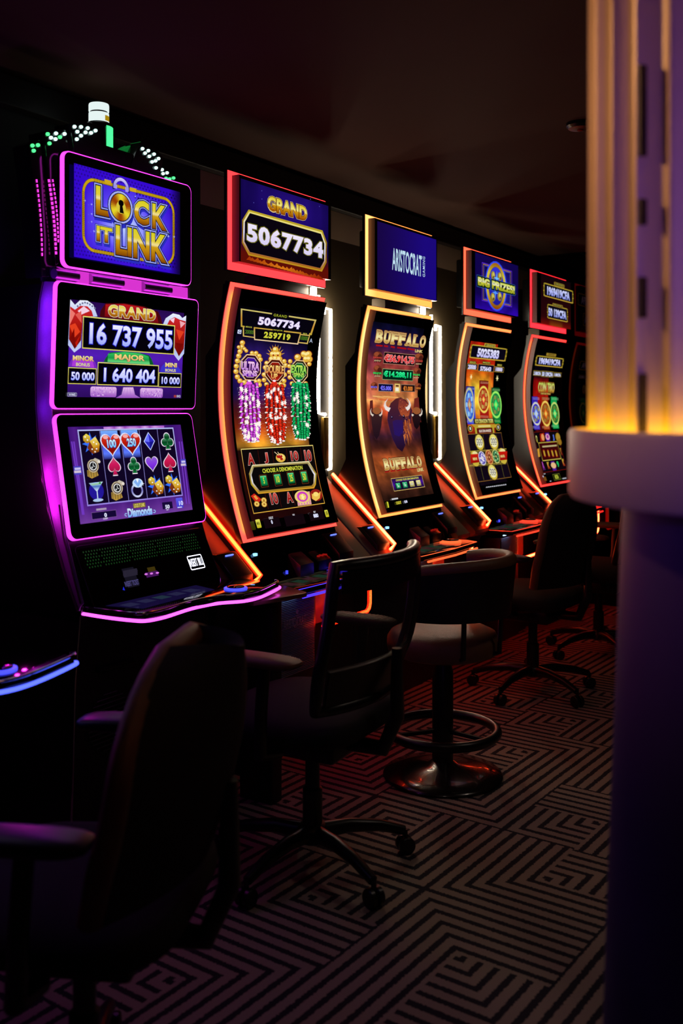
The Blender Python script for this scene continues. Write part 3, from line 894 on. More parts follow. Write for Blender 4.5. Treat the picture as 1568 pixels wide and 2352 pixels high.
def main_crackers(x0, dy):
    A = Art(PIC, x0, dy); A.fr(0, 0, 1)
    st = [(0, (4, 3, 8)), (.12, (8, 4, 22)), (.2, (34, 18, 84)), (.38, (36, 18, 92)), (.45, (96, 24, 30)), (.53, (165, 52, 16)), (.615, (228, 160, 44)), (.63, (36, 10, 8)), (1, (30, 5, 6))]
    def bg(u, v):
        c = ramp(st, v)
        if v < .62:
            c = mixc(c, (c[0] * .25, c[1] * .2, c[2] * .5), min(1, max(0, (abs(u - .45) - .32) * 3)))
        n_ = fbm(u, v * 1.8, 5, 1.0)
        return tuple(q * (.65 + .7 * n_) for q in c)
    A.grid(551, 702, 749, 1198, 20, 60, bg)
    A.fr(480, 640, 4.9)
    # jackpot meter
    A.poly([(355, 335), (1207, 462), (1152, 637), (1120, 632), (1126, 612), (1138, 612), (1185, 476), (372, 352), (372, 528), (400, 532), (398, 548), (355, 541)], [(0, (200, 190, 110)), (.5, (200, 140, 50)), (1, (190, 165, 60))])
    A.poly([(372, 352), (1185, 476), (1138, 612), (372, 528)], (6, 4, 14))
    A.poly([(378, 546), (392, 547), (392, 640), (505, 655), (505, 668), (378, 650)], (205, 175, 90))
    A.poly([(1022, 622), (1135, 634), (1108, 737), (1002, 724), (1003, 712), (1098, 722), (1122, 645), (1022, 634)], (205, 175, 90))
    A.poly([(500, 544), (1035, 606), (1000, 742), (505, 690)], [(0, (190, 150, 50)), (1, (230, 200, 160))])
    A.poly([(516, 560), (1020, 620), (990, 728), (516, 678)], (8, 4, 12))
    A.rect(708, 380, 890, 452, BLK)
    A.txt('GRAND', 727, 393, 873, 443, (160, 170, 40), .02, space=1.25)
    A.txt('5067734', 560, 424, 1012, 574, (236, 226, 248), .05, [(.03, (90, 70, 140))], space=1.1)
    A.txt('MINOR', 412, 531, 482, 557, (170, 170, 60), .02); A.txt('20000', 406, 572, 496, 628, (70, 110, 30), .03)
    A.rect(715, 566, 838, 600, BLK); A.txt('MAJOR', 724, 568, 826, 598, (175, 170, 50), .02)
    A.txt('259719', 620, 594, 908, 697, (205, 205, 60), .05, [(.02, (70, 70, 10))], space=1.15)
    A.txt('MINI', 1056, 608, 1098, 628, (170, 170, 60), .02); A.txt('10000', 1027, 642, 1104, 698, (75, 120, 30), .03)
    A.rect(322, 573, 358, 622, (215, 225, 255), r=.002); A.txt('G', 330, 580, 352, 615, (40, 40, 80), .03)
    A.txt('A', 1132, 672, 1160, 722, (190, 205, 235), .0)
    # golden beasts holding the three signs
    gold_blob(A, [(372, 722), (368, 770), (345, 820), (330, 870), (316, 925), (304, 985), (300, 1045), (315, 1105), (345, 1150), (395, 1170)], 28)
    gold_blob(A, [(395, 790), (415, 812), (330, 770)], 20)
    gold_blob(A, [(480, 838), (525, 838), (560, 870), (575, 910), (560, 1150), (565, 1195), (525, 1160)], 24)
    for i in range(9):
        a = math.radians(200 + i * 17.5)
        A.poly([(742 + 60 * math.cos(a - .12), 880 + 70 * math.sin(a - .12)), (742 + 112 * math.cos(a), 890 + 155 * math.sin(a)), (742 + 60 * math.cos(a + .12), 880 + 70 * math.sin(a + .12))], (232, 178, 60))
    gold_blob(A, [(742, 800), (710, 850), (775, 850), (742, 850), (700, 905), (785, 905), (742, 900), (742, 945)], 34)
    for ex in (718, 768): A.ell(ex, 862, 11, 9, (150, 20, 10), n=10)
    gold_blob(A, [(642, 950), (625, 1000), (612, 1080), (612, 1140), (640, 1190), (840, 930), (858, 975), (845, 1080), (838, 1150), (835, 1200), (800, 1190)], 25)
    gold_blob(A, [(1060, 850), (1112, 850), (1085, 905), (1120, 905), (1090, 860), (990, 885)], 36)
    gold_blob(A, [(905, 930), (895, 985), (895, 1050), (900, 1110), (925, 1180), (1080, 1180), (1085, 1195), (1120, 960)], 24)
    def sign(cx, cy, rx, ry, c1, c2):
        for k, c in ((1, (245, 215, 150)), (.93, (120, 50, 20)), (.88, c1), (.76, (235, 205, 170)), (.72, c2)):
            A.pts([(k * math.cos(math.radians(22.5 + 45 * i)) * 1.08, k * math.sin(math.radians(22.5 + 45 * i)) * 1.08) for i in range(8)], cx, cy, rx, ry, c)
    sign(458, 1000, 118, 148, (30, 5, 40), [(0, (70, 20, 170)), (.5, (45, 10, 70)), (1, (120, 30, 200))])
    sign(734, 1042, 112, 138, (60, 10, 5), [(0, (160, 30, 15)), (.5, (70, 8, 4)), (1, (190, 30, 15))])
    sign(1006, 1045, 98, 128, (5, 40, 20), [(0, (10, 120, 60)), (.5, (5, 50, 25)), (1, (10, 130, 60))])
    V_ = [(0, (245, 200, 235)), (1, (190, 130, 220))]; R_ = [(0, (250, 215, 120)), (1, (215, 130, 70))]; G_ = [(0, (190, 230, 90)), (1, (120, 200, 80))]
    A.txt('ULTRA', 355, 925, 556, 1038, V_, .05, [(.05, (60, 15, 60))]); A.txt('SPINS', 368, 1028, 532, 1102, V_, .05, [(.05, (60, 15, 60))])
    A.txt('DOUBLE', 630, 968, 830, 1075, R_, .05, [(.05, (70, 12, 5))]); A.txt('UP', 690, 1066, 762, 1130, R_, .05, [(.05, (70, 12, 5))])
    A.txt('EXTRA', 918, 968, 1088, 1070, G_, .05, [(.05, (8, 45, 15))]); A.txt('SPINS', 940, 1058, 1062, 1115, G_, .05, [(.05, (8, 45, 15))])
    for cx, c in ((445, (225, 90, 225)), (725, (225, 45, 25)), (1000, (40, 190, 120))):
        A.fr(480, 640, 4.9)
        A.poly([(cx - 18, 1150), (cx + 18, 1152), (cx + 60, 1235), (cx - 65, 1225)], c); A.ell(cx, 1150, 17, 13, (245, 225, 235))
    crackers(A, [(570, 890, 20), (571, 930, 22), (573, 985, 20), (575, 1012, 12)], (215, 80, 225), (95, 15, 105), 1, 1.0)
    crackers(A, [(627, 892, 19), (628, 930, 22), (630, 985, 20), (633, 1014, 12)], (225, 45, 22), (95, 8, 4), 2, .8)
    crackers(A, [(684, 890, 17), (685, 930, 20), (686, 980, 18), (688, 1006, 12)], (20, 175, 92), (3, 62, 34), 3, .3)
    # reels and the denomination dialog
    A.fr(480, 950, 4.1263)
    A.frame(273, 340, 1073, 860, .0035, [(0, (235, 215, 120)), (.5, (190, 90, 20)), (1, (215, 165, 60))], fill=(13, 8, 9))
    for a, b in (((435, 350), (535, 915)), ((572, 345), (660, 895)), ((705, 335), (790, 880)), ((838, 328), (930, 870))):
        A.line(*a, *b, .0016, (92, 16, 10))
    RD = [(0, (215, 90, 80)), (.5, (165, 30, 25)), (1, (125, 10, 10))]; EDG = [(.03, (205, 170, 160))]
    A.txt('A', 328, 383, 410, 490, RD, .04, EDG); A.txt('J', 489, 377, 540, 476, RD, .04, EDG)
    A.ell(652, 425, 46, 42, (225, 180, 70)); A.ell(655, 418, 36, 28, (240, 215, 120)); A.ell(640, 412, 28, 18, (175, 25, 20)); A.ell(660, 436, 14, 12, (175, 25, 20))
    A.line(592, 368, 632, 402, .003, (240, 215, 170)); A.line(622, 368, 650, 405, .003, (240, 215, 170))
    A.txt('10', 740, 362, 826, 450, RD, .04, EDG); A.txt('10', 870, 352, 952, 456, RD, .04, EDG)
    A.poly([(368, 790), (400, 765), (470, 820), (430, 870)], (205, 35, 25)); A.poly([(392, 792), (412, 780), (440, 815), (420, 828)], (235, 150, 60))
    for c in ((425, 865), (492, 830), (495, 868)): A.ell(*c, 27, 29, (165, 110, 30)); A.ell(*c, 22, 24, (235, 200, 100)); A.ell(*c, 9, 10, (170, 110, 30))
    A.txt('10', 542, 765, 636, 862, RD, .04, EDG); A.txt('A', 692, 757, 774, 848, RD, .04, EDG)
    A.poly([(800, 760), (925, 745), (945, 868), (815, 885)], (225, 165, 150)); A.ell(858, 795, 74, 62, (235, 205, 120)); A.ell(858, 795, 52, 50, (205, 60, 190)); A.ell(860, 798, 34, 32, (240, 200, 110)); A.star(860, 798, 26, (255, 235, 170), 5, .5)
    for i in range(9): A.ell(825 + i * 13, 865 - i * 1.6, 7, 8, (245, 215, 130) if i % 2 else (215, 120, 190), n=10)
    A.ell(988, 780, 58, 58, (150, 30, 22)); A.poly([(945, 765), (985, 790), (1030, 745), (1022, 810), (985, 838), (950, 815)], (235, 190, 80)); A.ell(985, 772, 26, 22, (250, 220, 120))
    D = [(380, 492), (918, 455), (992, 575), (985, 680), (968, 716), (440, 770), (368, 680), (349, 578)]
    A.poly(D, [(0, (225, 215, 170)), (.35, (150, 125, 40)), (.7, (190, 165, 40)), (1, (215, 150, 40))])
    A.poly([(388, 503), (912, 468), (980, 580), (974, 676), (958, 704), (446, 757), (379, 672), (361, 582)], [(0, (150, 130, 60)), (.5, (225, 225, 240)), (1, (150, 110, 20))])
    A.poly([(396, 515), (905, 481), (966, 586), (961, 668), (946, 690), (452, 741), (392, 665), (374, 588)], (10, 8, 8))
    A.txt('CHOOSE A DENOMINATION', 474, 530, 861, 537, (205, 210, 60), .03)
    for (xa, ya, xb, yb), s in (((452, 600, 530, 690), '5'), ((584, 586, 662, 678), '10'), ((713, 572, 789, 667), '25'), ((838, 560, 912, 656), '50')):
        A.rect(xa - 9, ya - 10, xb + 9, yb + 12, (120, 60, 25), r=.004); A.rect(xa - 5, ya - 6, xb + 6, yb + 9, (18, 8, 6), r=.003)
        A.rect(xa, ya, xb, yb, [(0, (120, 225, 150)), (.2, (20, 160, 90)), (.8, (15, 130, 70)), (1, (4, 60, 30))], r=.003)
        w_ = 12 if len(s) == 1 else 22
        A.txt(s, (xa + xb) / 2 - w_, ya + 14, (xa + xb) / 2 + w_, yb - 18, (220, 225, 60), .03, [(.02, (20, 60, 20))])
    for b in ((480, 1010, 655, 1075), (678, 985, 890, 1050), (915, 955, 1070, 1005)): A.rect(*b, (18, 6, 12))
    A.rect(407, 1016, 471, 1090, [(0, (225, 225, 90)), (1, (190, 180, 30))], r=.004); A.txt('MENU', 420, 1040, 456, 1062, (60, 60, 10), .03)
    A.txt('CREDIT', 533, 990, 582, 1006, (215, 215, 225), .02); A.txt('0', 554, 1020, 579, 1055, WHT, .05)
    A.txt('WIN', 759, 962, 784, 975, (215, 215, 225), .02); A.txt('BET', 960, 934, 985, 948, (215, 215, 225), .02); A.txt('880', 956, 962, 1012, 991, WHT, .05)
    A.rect(1062, 925, 1112, 987, [(0, (215, 215, 80)), (1, (190, 180, 30))], r=.004); A.txt('10', 1074, 935, 1100, 968, (60, 60, 10), .04)
    return A

def top_maker(x0, dy):
    A = Art(TPIC, x0, dy); A.fr(800, 460, 5.2267)
    A.grid(345, 250, 1051, 1205, 14, 4, lambda u, v: mixc((22, 6, 66), (26, 8, 122), min(1, u * 1.3)))
    # tall condensed word mark
    a, b = (523, 566), (878, 922)
    A.txt('ARISTOCRAT', *a, *b, (190, 222, 240), .016, space=1.0)
    A.txt('GAMING', 889, 672, 917, 924, (185, 215, 235), .01, rot=True, space=1.2)
    return A

def slab_word(A, s, x0, y0, x1, y1):
    """wood-type word: each letter in an equal cell, with slab serifs"""
    a = A.box(x0, y0, x1, y1); n = len(s); w = (a[2] - a[0]) / n; h = a[3] - a[1]
    cell = []
    for i, ch in enumerate(s):
        cell.append((a[0] + w * (i + .10), a[0] + w * (i + .90), ch))
    for k, (grow, col) in enumerate(((.10, (70, 30, 16)), (.05, (214, 170, 108)), (.0, [(0, (150, 105, 60)), (.35, (232, 214, 140)), (.6, (240, 232, 170)), (1, (170, 120, 40))]))):
        for xa, xb, ch in cell:
            V, Fc = glyphs(ch, .03 + grow * .9)
            V0, _ = glyphs(ch, .03)
            ax, bx = min(p[0] for p in V0), max(p[0] for p in V0); ay, by = min(p[1] for p in V0), max(p[1] for p in V0)
            A.emit([(xa + (p[0] - ax) / (bx - ax) * (xb - xa), a[3] - (p[1] - ay) / (by - ay) * h) for p in V], Fc, col, bbox=(a[0], a[2], a[1], a[3]))
            g = w * grow * .5
            bars = {'B': ((0, .5, 0), (0, .5, 1)), 'U': ((0, .36, 0), (.64, 1, 0)), 'F': ((0, .5, 1), (0, .6, 0)), 'A': ((-.05, .36, 1), (.64, 1.05, 1)), 'L': ((0, .5, 0),), 'O': ()}[ch]
            for p0, p1, side in bars:
                q0, q1 = xa + (xb - xa) * p0 - w * .08 - g, xa + (xb - xa) * p1 + w * .08 + g
                t0 = a[1] - g if side == 0 else a[3] - h * .085 - g
                A.emit([(q0, t0), (q1, t0), (q1, t0 + h * .085 + 2 * g), (q0, t0 + h * .085 + 2 * g)], [(0, 1, 2, 3)], col, bbox=(a[0], a[2], a[1], a[3]))

def main_bison(x0, dy):
    A = Art(PIC, x0, dy); A.fr(0, 0, 1)
    st = [(0, (6, 6, 24)), (.06, (12, 10, 52)), (.13, (56, 22, 62)), (.2, (130, 44, 44)), (.28, (165, 78, 62)), (.36, (200, 110, 62)), (.41, (226, 150, 84)), (.46, (198, 78, 40)),
          (.53, (120, 42, 32)), (.6, (58, 26, 40)), (.66, (80, 34, 24)), (.74, (176, 84, 36)), (.8, (150, 72, 34)), (.87, (66, 32, 20)), (.93, (40, 20, 14)), (1, (58, 24, 14))]
    def bg(u, v):
        c = ramp(st, v); n_ = fbm(u * .8, v * 1.7, 7, 4.0)
        c = tuple(q * (.45 + 1.05 * n_) for q in c)
        if .18 < v < .4: c = mixc(c, (140, 50, 90), .35 * max(0, 1 - abs(u - .08) * 7))
        return c
    A.grid(857, 738, 1003, 1158, 26, 80, bg)
    A.fr(800, 680, 6.0308)
    for a, b in (((380, 682), (470, 690)), ((490, 690), (545, 698)), ((585, 700), (640, 712)), ((672, 712), (800, 730)), ((815, 728), (915, 745))):
        A.line(*a, *b, .008, (165, 14, 16))
    slab_word(A, 'BUFFALO', 388, 470, 1060, 712)
    A.txt('LINK', 921, 738, 1020, 788, (225, 205, 130), .04, [(.03, (60, 25, 10))])
    def small_bison(x, y, s):
        A.ell(x, y, s, s * .85, (112, 48, 30)); A.ell(x - s * .3, y - s * .25, s * .55, s * .5, (150, 72, 42)); A.ell(x + s * .4, y + s * .35, s * .5, s * .6, (70, 26, 20))
        for k in (-.7, -.3, .2, .6): A.rect(x + s * k - 4, y + s * .7, x + s * k + 5, y + s * 1.6, (58, 22, 18))
    for x, y, s in ((405, 820, 62), (975, 840, 58), (402, 1005, 58), (948, 1035, 52), (352, 1232, 46), (958, 1240, 42)): small_bison(x, y, s)
    A.frame(492, 772, 908, 968, .002, (190, 140, 110), fill=(24, 6, 12))
    A.txt('€56.914,75', 500, 800, 900, 955, [(0, (250, 90, 80)), (1, (200, 20, 30))], .045, [(.03, (255, 190, 190))])
    A.frame(470, 1003, 886, 1178, .002, (150, 180, 120), fill=(4, 34, 22))
    A.txt('€14.288,11', 485, 1030, 860, 1150, [(0, (60, 255, 160)), (1, (0, 190, 100))], .045, [(.02, (10, 70, 40))])
    A.frame(410, 1212, 612, 1326, .002, (150, 140, 140), fill=(8, 8, 50)); A.txt('€5.000', 438, 1240, 588, 1308, (120, 112, 255), .04)
    A.frame(722, 1222, 914, 1330, .002, (150, 130, 110), fill=(34, 14, 14)); A.txt('€1.000', 755, 1245, 882, 1316, (222, 125, 48), .04)
    A.frame(634, 1212, 708, 1340, .002, (200, 180, 90), fill=(225, 190, 110)); A.rect(645, 1270, 690, 1318, (240, 235, 215)); A.rect(648, 1232, 690, 1256, (90, 40, 20))
    for s, x, y, xb, yb, c in (('GRAND', 338, 835, 455, 868, (215, 70, 60)), ('JACKPOT', 350, 882, 440, 912, (215, 200, 150)), ('GRAND', 925, 880, 1020, 915, (215, 70, 60)), ('JACKPOT', 928, 930, 1005, 955, (215, 200, 150)),
                               ('MAJOR', 338, 1050, 452, 1092, (40, 215, 90)), ('JACKPOT', 355, 1098, 436, 1122, (215, 200, 150)), ('MAJOR', 888, 1075, 985, 1112, (40, 215, 90)), ('JACKPOT', 892, 1120, 970, 1142, (215, 200, 150)),
                               ('MINOR', 304, 1245, 392, 1275, (120, 110, 240)), ('MINI', 932, 1262, 990, 1290, (215, 125, 50))):
        A.txt(s, x, y, xb, yb, c, .03, [(.05, (40, 10, 10))])
    # sunset, mesas and the herd
    A.poly([(290, 1450), (330, 1440), (345, 1700), (300, 1900), (290, 1900)], (92, 34, 30)); A.poly([(905, 1420), (965, 1400), (985, 1640), (1000, 1750), (890, 1700)], (110, 36, 30))
    for i in range(8): A.line(330 + 30 * i, 1385 + (i * 37) % 60, 480 + 40 * i, 1400 + (i * 37) % 60, .004, mixc((240, 190, 110), (205, 70, 30), (i * 37 % 60) / 60))
    def horn(pts, w0, col):
        L, R = [], []
        for i, p in enumerate(pts):
            a = pts[max(0, i - 1)]; b = pts[min(len(pts) - 1, i + 1)]
            d = math.hypot(b[0] - a[0], b[1] - a[1]); nx, ny = -(b[1] - a[1]) / d, (b[0] - a[0]) / d
            w_ = w0 * (i + .15) / (len(pts) - 1)
            L.append((p[0] + nx * w_, p[1] + ny * w_)); R.append((p[0] - nx * w_, p[1] - ny * w_))
        A.poly(L + R[::-1], col)
    A.fr(800, 930, 5.2267)
    def head(cx, top, wd, ht, c1, c2):
        A.poly([(cx - wd, top + ht * .1), (cx - wd * .6, top - ht * .05), (cx, top - ht * .1), (cx + wd * .6, top - ht * .05), (cx + wd, top + ht * .1), (cx + wd * .8, top + ht * .5), (cx + wd * .45, top + ht * .85), (cx, top + ht), (cx - wd * .45, top + ht * .85), (cx - wd * .8, top + ht * .5)], [(0, c1), (1, c2)])
    head(332, 85, 70, 330, (62, 34, 34), (30, 14, 26)); head(812, 85, 60, 210, (46, 22, 26), (18, 8, 14))
    for cx in (332, 812):
        A.ell(cx, 70, 48, 42, (150, 84, 46))
        horn([(cx - 64, 40), (cx - 74, 75), (cx - 66, 110), (cx - 40, 130)], 12, (220, 205, 190)); horn([(cx + 56, 40), (cx + 66, 75), (cx + 58, 110), (cx + 34, 130)], 12, (220, 205, 190))
    A.poly([(470, 60), (500, -20), (560, -75), (620, -90), (680, -60), (730, 0), (760, 70), (740, 200), (725, 330), (700, 430), (660, 520), (640, 565), (580, 520), (530, 420), (490, 300), (460, 180)], [(0, (84, 34, 36)), (.3, (62, 26, 48)), (.7, (40, 20, 66)), (1, (34, 12, 30))])
    A.poly([(600, -80), (650, -70), (700, -20), (735, 60), (720, 130), (660, 150), (620, 120), (590, 40)], [(0, (110, 44, 44)), (.6, (150, 62, 40)), (1, (175, 84, 44))])
    q = random.Random(7)
    for i in range(44):
        x = 600 + q.random() * 130; y = -70 + q.random() * 230
        A.ell(x, y, 7, 6, mixc((84, 30, 36), (205, 105, 62), q.random()), n=8)
    for i in range(40):
        x = 655 + q.random() * 85; y = 130 + q.random() * 240
        A.poly([(x - 5, y), (x + 5, y), (x + q.uniform(-14, 40), y + 90 + 60 * q.random())], mixc((120, 44, 24), (224, 128, 60), q.random()))
    A.ell(512, 150, 15, 17, (30, 14, 40)); A.ell(655, 140, 14, 18, (22, 10, 20)); A.ell(651, 134, 5, 5, (190, 170, 200)); A.ell(510, 144, 5, 5, (170, 160, 210))
    A.ell(570, 300, 20, 22, (20, 8, 36)); A.ell(640, 300, 16, 20, (20, 8, 30))
    A.poly([(520, 200), (560, 180), (640, 185), (650, 330), (600, 380), (545, 360)], [(0, (46, 22, 84)), (1, (38, 20, 96))])
    horn([(466, -75), (432, -30), (428, 10), (448, 42), (486, 60)], 26, [(0, (215, 205, 200)), (1, (240, 232, 226))])
    horn([(690, -80), (722, -40), (728, 0), (712, 34), (686, 52)], 24, [(0, (215, 205, 200)), (1, (240, 232, 226))])
    for a, b in (((430, 808), (480, 800)), ((496, 798), (552, 790)), ((572, 790), (615, 782)), ((635, 782), (720, 770)), ((728, 770), (806, 762))): A.line(*a, *b, .007, (165, 24, 20))
    slab_word(A, 'BUFFALO', 400, 658, 882, 738)
    A.txt('LINK', 809, 764, 896, 796, (225, 205, 130), .04, [(.03, (60, 25, 10))])
    A.frame(497, 886, 908, 990, .003, (200, 170, 90), fill=[(0, (26, 10, 40)), (.5, (70, 20, 150)), (1, (20, 8, 30))])
    A.rect(540, 935, 870, 985, (24, 10, 40))
    A.txt('CHOOSE YOUR DENOMINATION', 554, 898, 832, 888, (205, 200, 70), .03)
    for (xa, ya, xb, yb), s, c in (((553, 945, 622, 1004), '5c', (10, 165, 95)), ((634, 933, 705, 994), '10c', (10, 165, 95)), ((716, 921, 786, 981), '', (226, 214, 130)), ((797, 909, 864, 970), '', (226, 214, 130))):
        A.rect(xa, ya, xb, yb, [(0, mixc(c, (255, 255, 255), .35)), (.3, c), (1, mixc(c, (0, 0, 0), .35))], r=.002)
        if s: A.txt(s, xa + 16, ya + 12, xb - 16, yb - 12, (200, 240, 215), .03)
        else: A.ell((xa + xb) / 2, (ya + yb) / 2, 17, 16, (200, 196, 170))
    A.rect(506, 1128, 586, 1134, (200, 200, 205))
    A.poly([(446, 1165), (465, 1168), (478, 1235), (462, 1240)], (200, 200, 50))
    A.txt('CREDIT', 555, 1166, 628, 1190, (215, 205, 60), .03); A.txt('0,00', 655, 1152, 701, 1182, WHT, .04)
    return A

def coin(A, cx, cy, rx, ry, rim, face, mark, pale):
    A.ell(cx, cy, rx, ry, rim, n=30); A.ell(cx, cy, rx * .84, ry * .84, face, n=30)
    for i in range(10):
        a = 2 * PI * i / 10
        A.ell(cx + rx * .56 * math.cos(a), cy + ry * .56 * math.sin(a), rx * .2, ry * .16, pale if i % 2 else mixc(pale, face, .5), n=9)
    A.pts([(0, -.42), (.42, 0), (0, .42), (-.42, 0)], cx, cy, rx, ry, mark)
    A.pts([(0, -.22), (.22, 0), (0, .22), (-.22, 0)], cx, cy, rx, ry, rim)

def ornate(A, x0, y0, x1, y1, fill=(8, 5, 20), w=.006):
    a = A.box(x0, y0, x1, y1)
    A.frame(x0, y0, x1, y1, w, [(0, (190, 165, 50)), (.5, (130, 100, 20)), (1, (205, 170, 60))], r=w * 2.2, fill=fill)
    # scroll work at both ends
    for k in range(6):
        f = (k + .5) / 6; t = a[1] + (a[3] - a[1]) * f
        for x, s in ((a[0], -1), (a[2], 1)):
            bul = w * (.9 + 1.1 * math.sin(PI * f))
            A.polyxt([(x + s * bul * .5 + bul * .8 * math.cos(2 * PI * i / 10), t + w * 1.1 * math.sin(2 * PI * i / 10)) for i in range(10)], (188, 160, 50) if k % 2 else (120, 110, 20))

def top_prizes(x0, dy):
    A = Art(TPIC, x0, dy); A.fr(1000, 540, 6.0308)
    def bg(u, v):
        c = mixc((16, 4, 74), (52, 60, 235), max(0, 1 - math.hypot((u - .52) * 1.5, v - .55) * 1.9))
        return mixc(c, (50, 6, 190), max(0, v - .72) * 2.6 * (.5 + fbm(u, v, 5, 2)))
    A.grid(547, 238, 1140, 1128, 26, 26, bg)
    for i, c in ((0, (92, 40, 215)), (1, (170, 130, 80)), (2, (60, 60, 190))):
        d = i * 16
        A.frame(640 + d, 375 + d * 1.3, 1055 - d, 1000 - d * 1.3, .004, c)
    A.rect(720, 430, 960, 930, (38, 44, 215))
    A.ell(838, 708, 148, 345, (40, 70, 240)); A.ell(838, 708, 134, 322, [(0, (150, 90, 15)), (.25, (205, 190, 60)), (.7, (200, 170, 40)), (1, (135, 65, 10))], n=40)
    A.ell(838, 708, 106, 268, (70, 60, 70)); A.ell(838, 708, 100, 260, [(0, (50, 50, 215)), (1, (30, 26, 150))], n=36)
    for px, py in ((795, 560), (888, 575), (790, 860), (885, 850)):
        A.ell(px, py, 30, 62, (140, 120, 40)); A.ell(px + 4, py - 8, 17, 40, (200, 190, 90)); A.ell(px + 8, py + 22, 10, 20, (84, 64, 20))
    A.star(845, 600, 60, (110, 190, 255), 4, .2); A.star(825, 800, 60, (80, 150, 255), 4, .2)
    A.txt('BIG PRIZES!', 585, 572, 1094, 822, [(0, (205, 215, 70)), (.5, (225, 225, 190)), (.55, (205, 205, 60)), (1, (140, 150, 30))], .055, [(.15, (60, 120, 200)), (.13, (3, 8, 12))])
    return A

def main_tiger(x0, dy):
    A = Art(PIC, x0, dy); A.fr(0, 0, 1)
    st = [(0, (170, 26, 10)), (.16, (190, 36, 14)), (.21, (205, 110, 20)), (.3, (226, 192, 54)), (.42, (224, 178, 48)), (.52, (206, 90, 20)), (.56, (185, 50, 16)), (.6, (120, 24, 10)), (.62, (14, 6, 14)), (1, (12, 5, 16))]
    def bg(u, v):
        c = ramp(st, v); n_ = fbm(u * .7, v * 1.7, 7, 9.0)
        if v < .56: c = mixc(c, (190, 40, 12), min(1, max(0, abs(u - .5) * 2.4 - .62)))
        return tuple(q * (.62 + .7 * n_) for q in c)
    A.grid(1081, 783, 1171, 1126, 16, 60, bg)
    A.fr(1020, 760, 6.5333)
    ornate(A, 415, 200, 905, 458)
    A.rect(606, 182, 758, 258, (190, 160, 50), r=.006); A.rect(618, 192, 748, 248, (44, 38, 14), r=.004)
    A.txt('GRAND', 630, 198, 742, 245, (200, 190, 80), .02)
    A.txt('5025383', 505, 255, 808, 424, [(0, (235, 235, 255)), (1, (190, 185, 240))], .05, [(.03, (40, 20, 90))])
    for b, s, tb, ts, tag_ in (((343, 482, 490, 590), '20000', (358, 502, 470, 580), 'MINOR', (385, 455, 468, 488)), ((510, 492, 737, 622), '575643', (540, 528, 696, 610), 'MAJOR', (580, 462, 684, 500)), ((750, 532, 886, 626), '10000', (770, 545, 866, 612), 'MINI', (796, 498, 856, 528))):
        A.frame(*b, .003, (170, 140, 50), r=.008, fill=(12, 5, 34))
        A.rect(tag_[0] - 6, tag_[1] - 5, tag_[2] + 6, tag_[3] + 5, (60, 52, 16), r=.002)
        A.txt(ts, *tag_, (190, 180, 70), .02)
        A.txt(s, *tb, (225, 220, 255), .045)
    for x, y in ((400, 690), (792, 712)): A.star(x, y, 30, (250, 240, 170), 6, .3)
    for (xa, ya, xb, yb), c1, c2 in (((322, 828, 476, 1398), (40, 60, 205), (14, 20, 110)), ((524, 742, 674, 1322), (160, 26, 20), (92, 10, 8)), ((704, 848, 846, 1388), (10, 120, 50), (4, 56, 26))):
        A.rect(xa, ya, xb, yb, [(0, c2), (.2, c1), (1, c1)])
        for d in (18, 36): A.line(xa + 14, ya + d + 6, xb - 14, ya + d + 14, .0022, mixc(c1, (255, 255, 200), .5)); A.line(xa + 14, yb - d - 12, xb - 14, yb - d - 4, .0022, mixc(c1, (255, 255, 200), .5))
    coin(A, 374, 1108, 72, 262, (190, 190, 150), (44, 90, 200), (190, 120, 80), (150, 200, 240))
    coin(A, 585, 1030, 84, 205, (235, 205, 90), (165, 40, 20), (205, 60, 40), (195, 160, 80))
    coin(A, 770, 1108, 84, 205, (150, 235, 100), (12, 130, 62), (40, 220, 110), (130, 140, 70))
    A.rect(432, 1318, 752, 1388, (38, 34, 10)); A.txt('KOI DRAGON TIGER', 455, 1326, 735, 1382, [(0, (235, 230, 150)), (1, (190, 170, 60))], .04)
    A.poly([(395, 1400), (800, 1402), (760, 1452), (450, 1452)], (185, 150, 40)); A.rect(500, 1418, 690, 1440, (215, 200, 120))
    for x, y, s in ((384, 1466, '8'), (805, 1446, '15')):
        A.ell(x, y, 34, 50, (190, 160, 60)); A.ell(x, y, 27, 41, (12, 8, 12)); A.txt(s, x - 14, y - 22, x + 14, y + 22, (235, 230, 220), .04)
    A.rect(452, 1452, 752, 1560, (180, 165, 50)); A.rect(478, 1460, 728, 1545, (92, 12, 12)); A.txt('BLUE COIN AWARDED', 515, 1484, 700, 1516, (230, 215, 200), .03)
    # reels
    A.fr(1000, 980, 5.6)
    A.frame(402, 96, 972, 652, .003, (140, 96, 40), fill=(16, 7, 20))
    for x, xb in ((508, 618), (605, 705), (690, 790), (775, 880)): A.line(x, 105, xb, 690 - (x - 508) * .12, .0016, (150, 140, 50))
    for y0, y1 in ((318, 285), (500, 462)):
        A.line(430, y0, 905, y1, .003, (190, 170, 60)); A.line(430, y0 + 16, 905, y1 + 16, .002, (150, 130, 40))
        for k in range(10): A.line(440 + k * 48, y0 - k * 3.4, 448 + k * 48, y0 + 16 - k * 3.4, .0016, (190, 170, 60))
    for x, y in ((560, 202), (742, 196), (730, 588)):
        A.ell(x, y, 56, 104, (150, 120, 25)); A.ell(x, y, 51, 98, [(0, (225, 215, 110)), (1, (205, 180, 60))])
        A.ell(x, y + 4, 42, 66, (235, 230, 190))
        for k in (-26, 0, 26): A.ring(x + k, y - 14, 12, 34, .6, (70, 60, 110), n=14); A.ell(x + k, y + 32, 9, 8, (60, 50, 40), n=8)
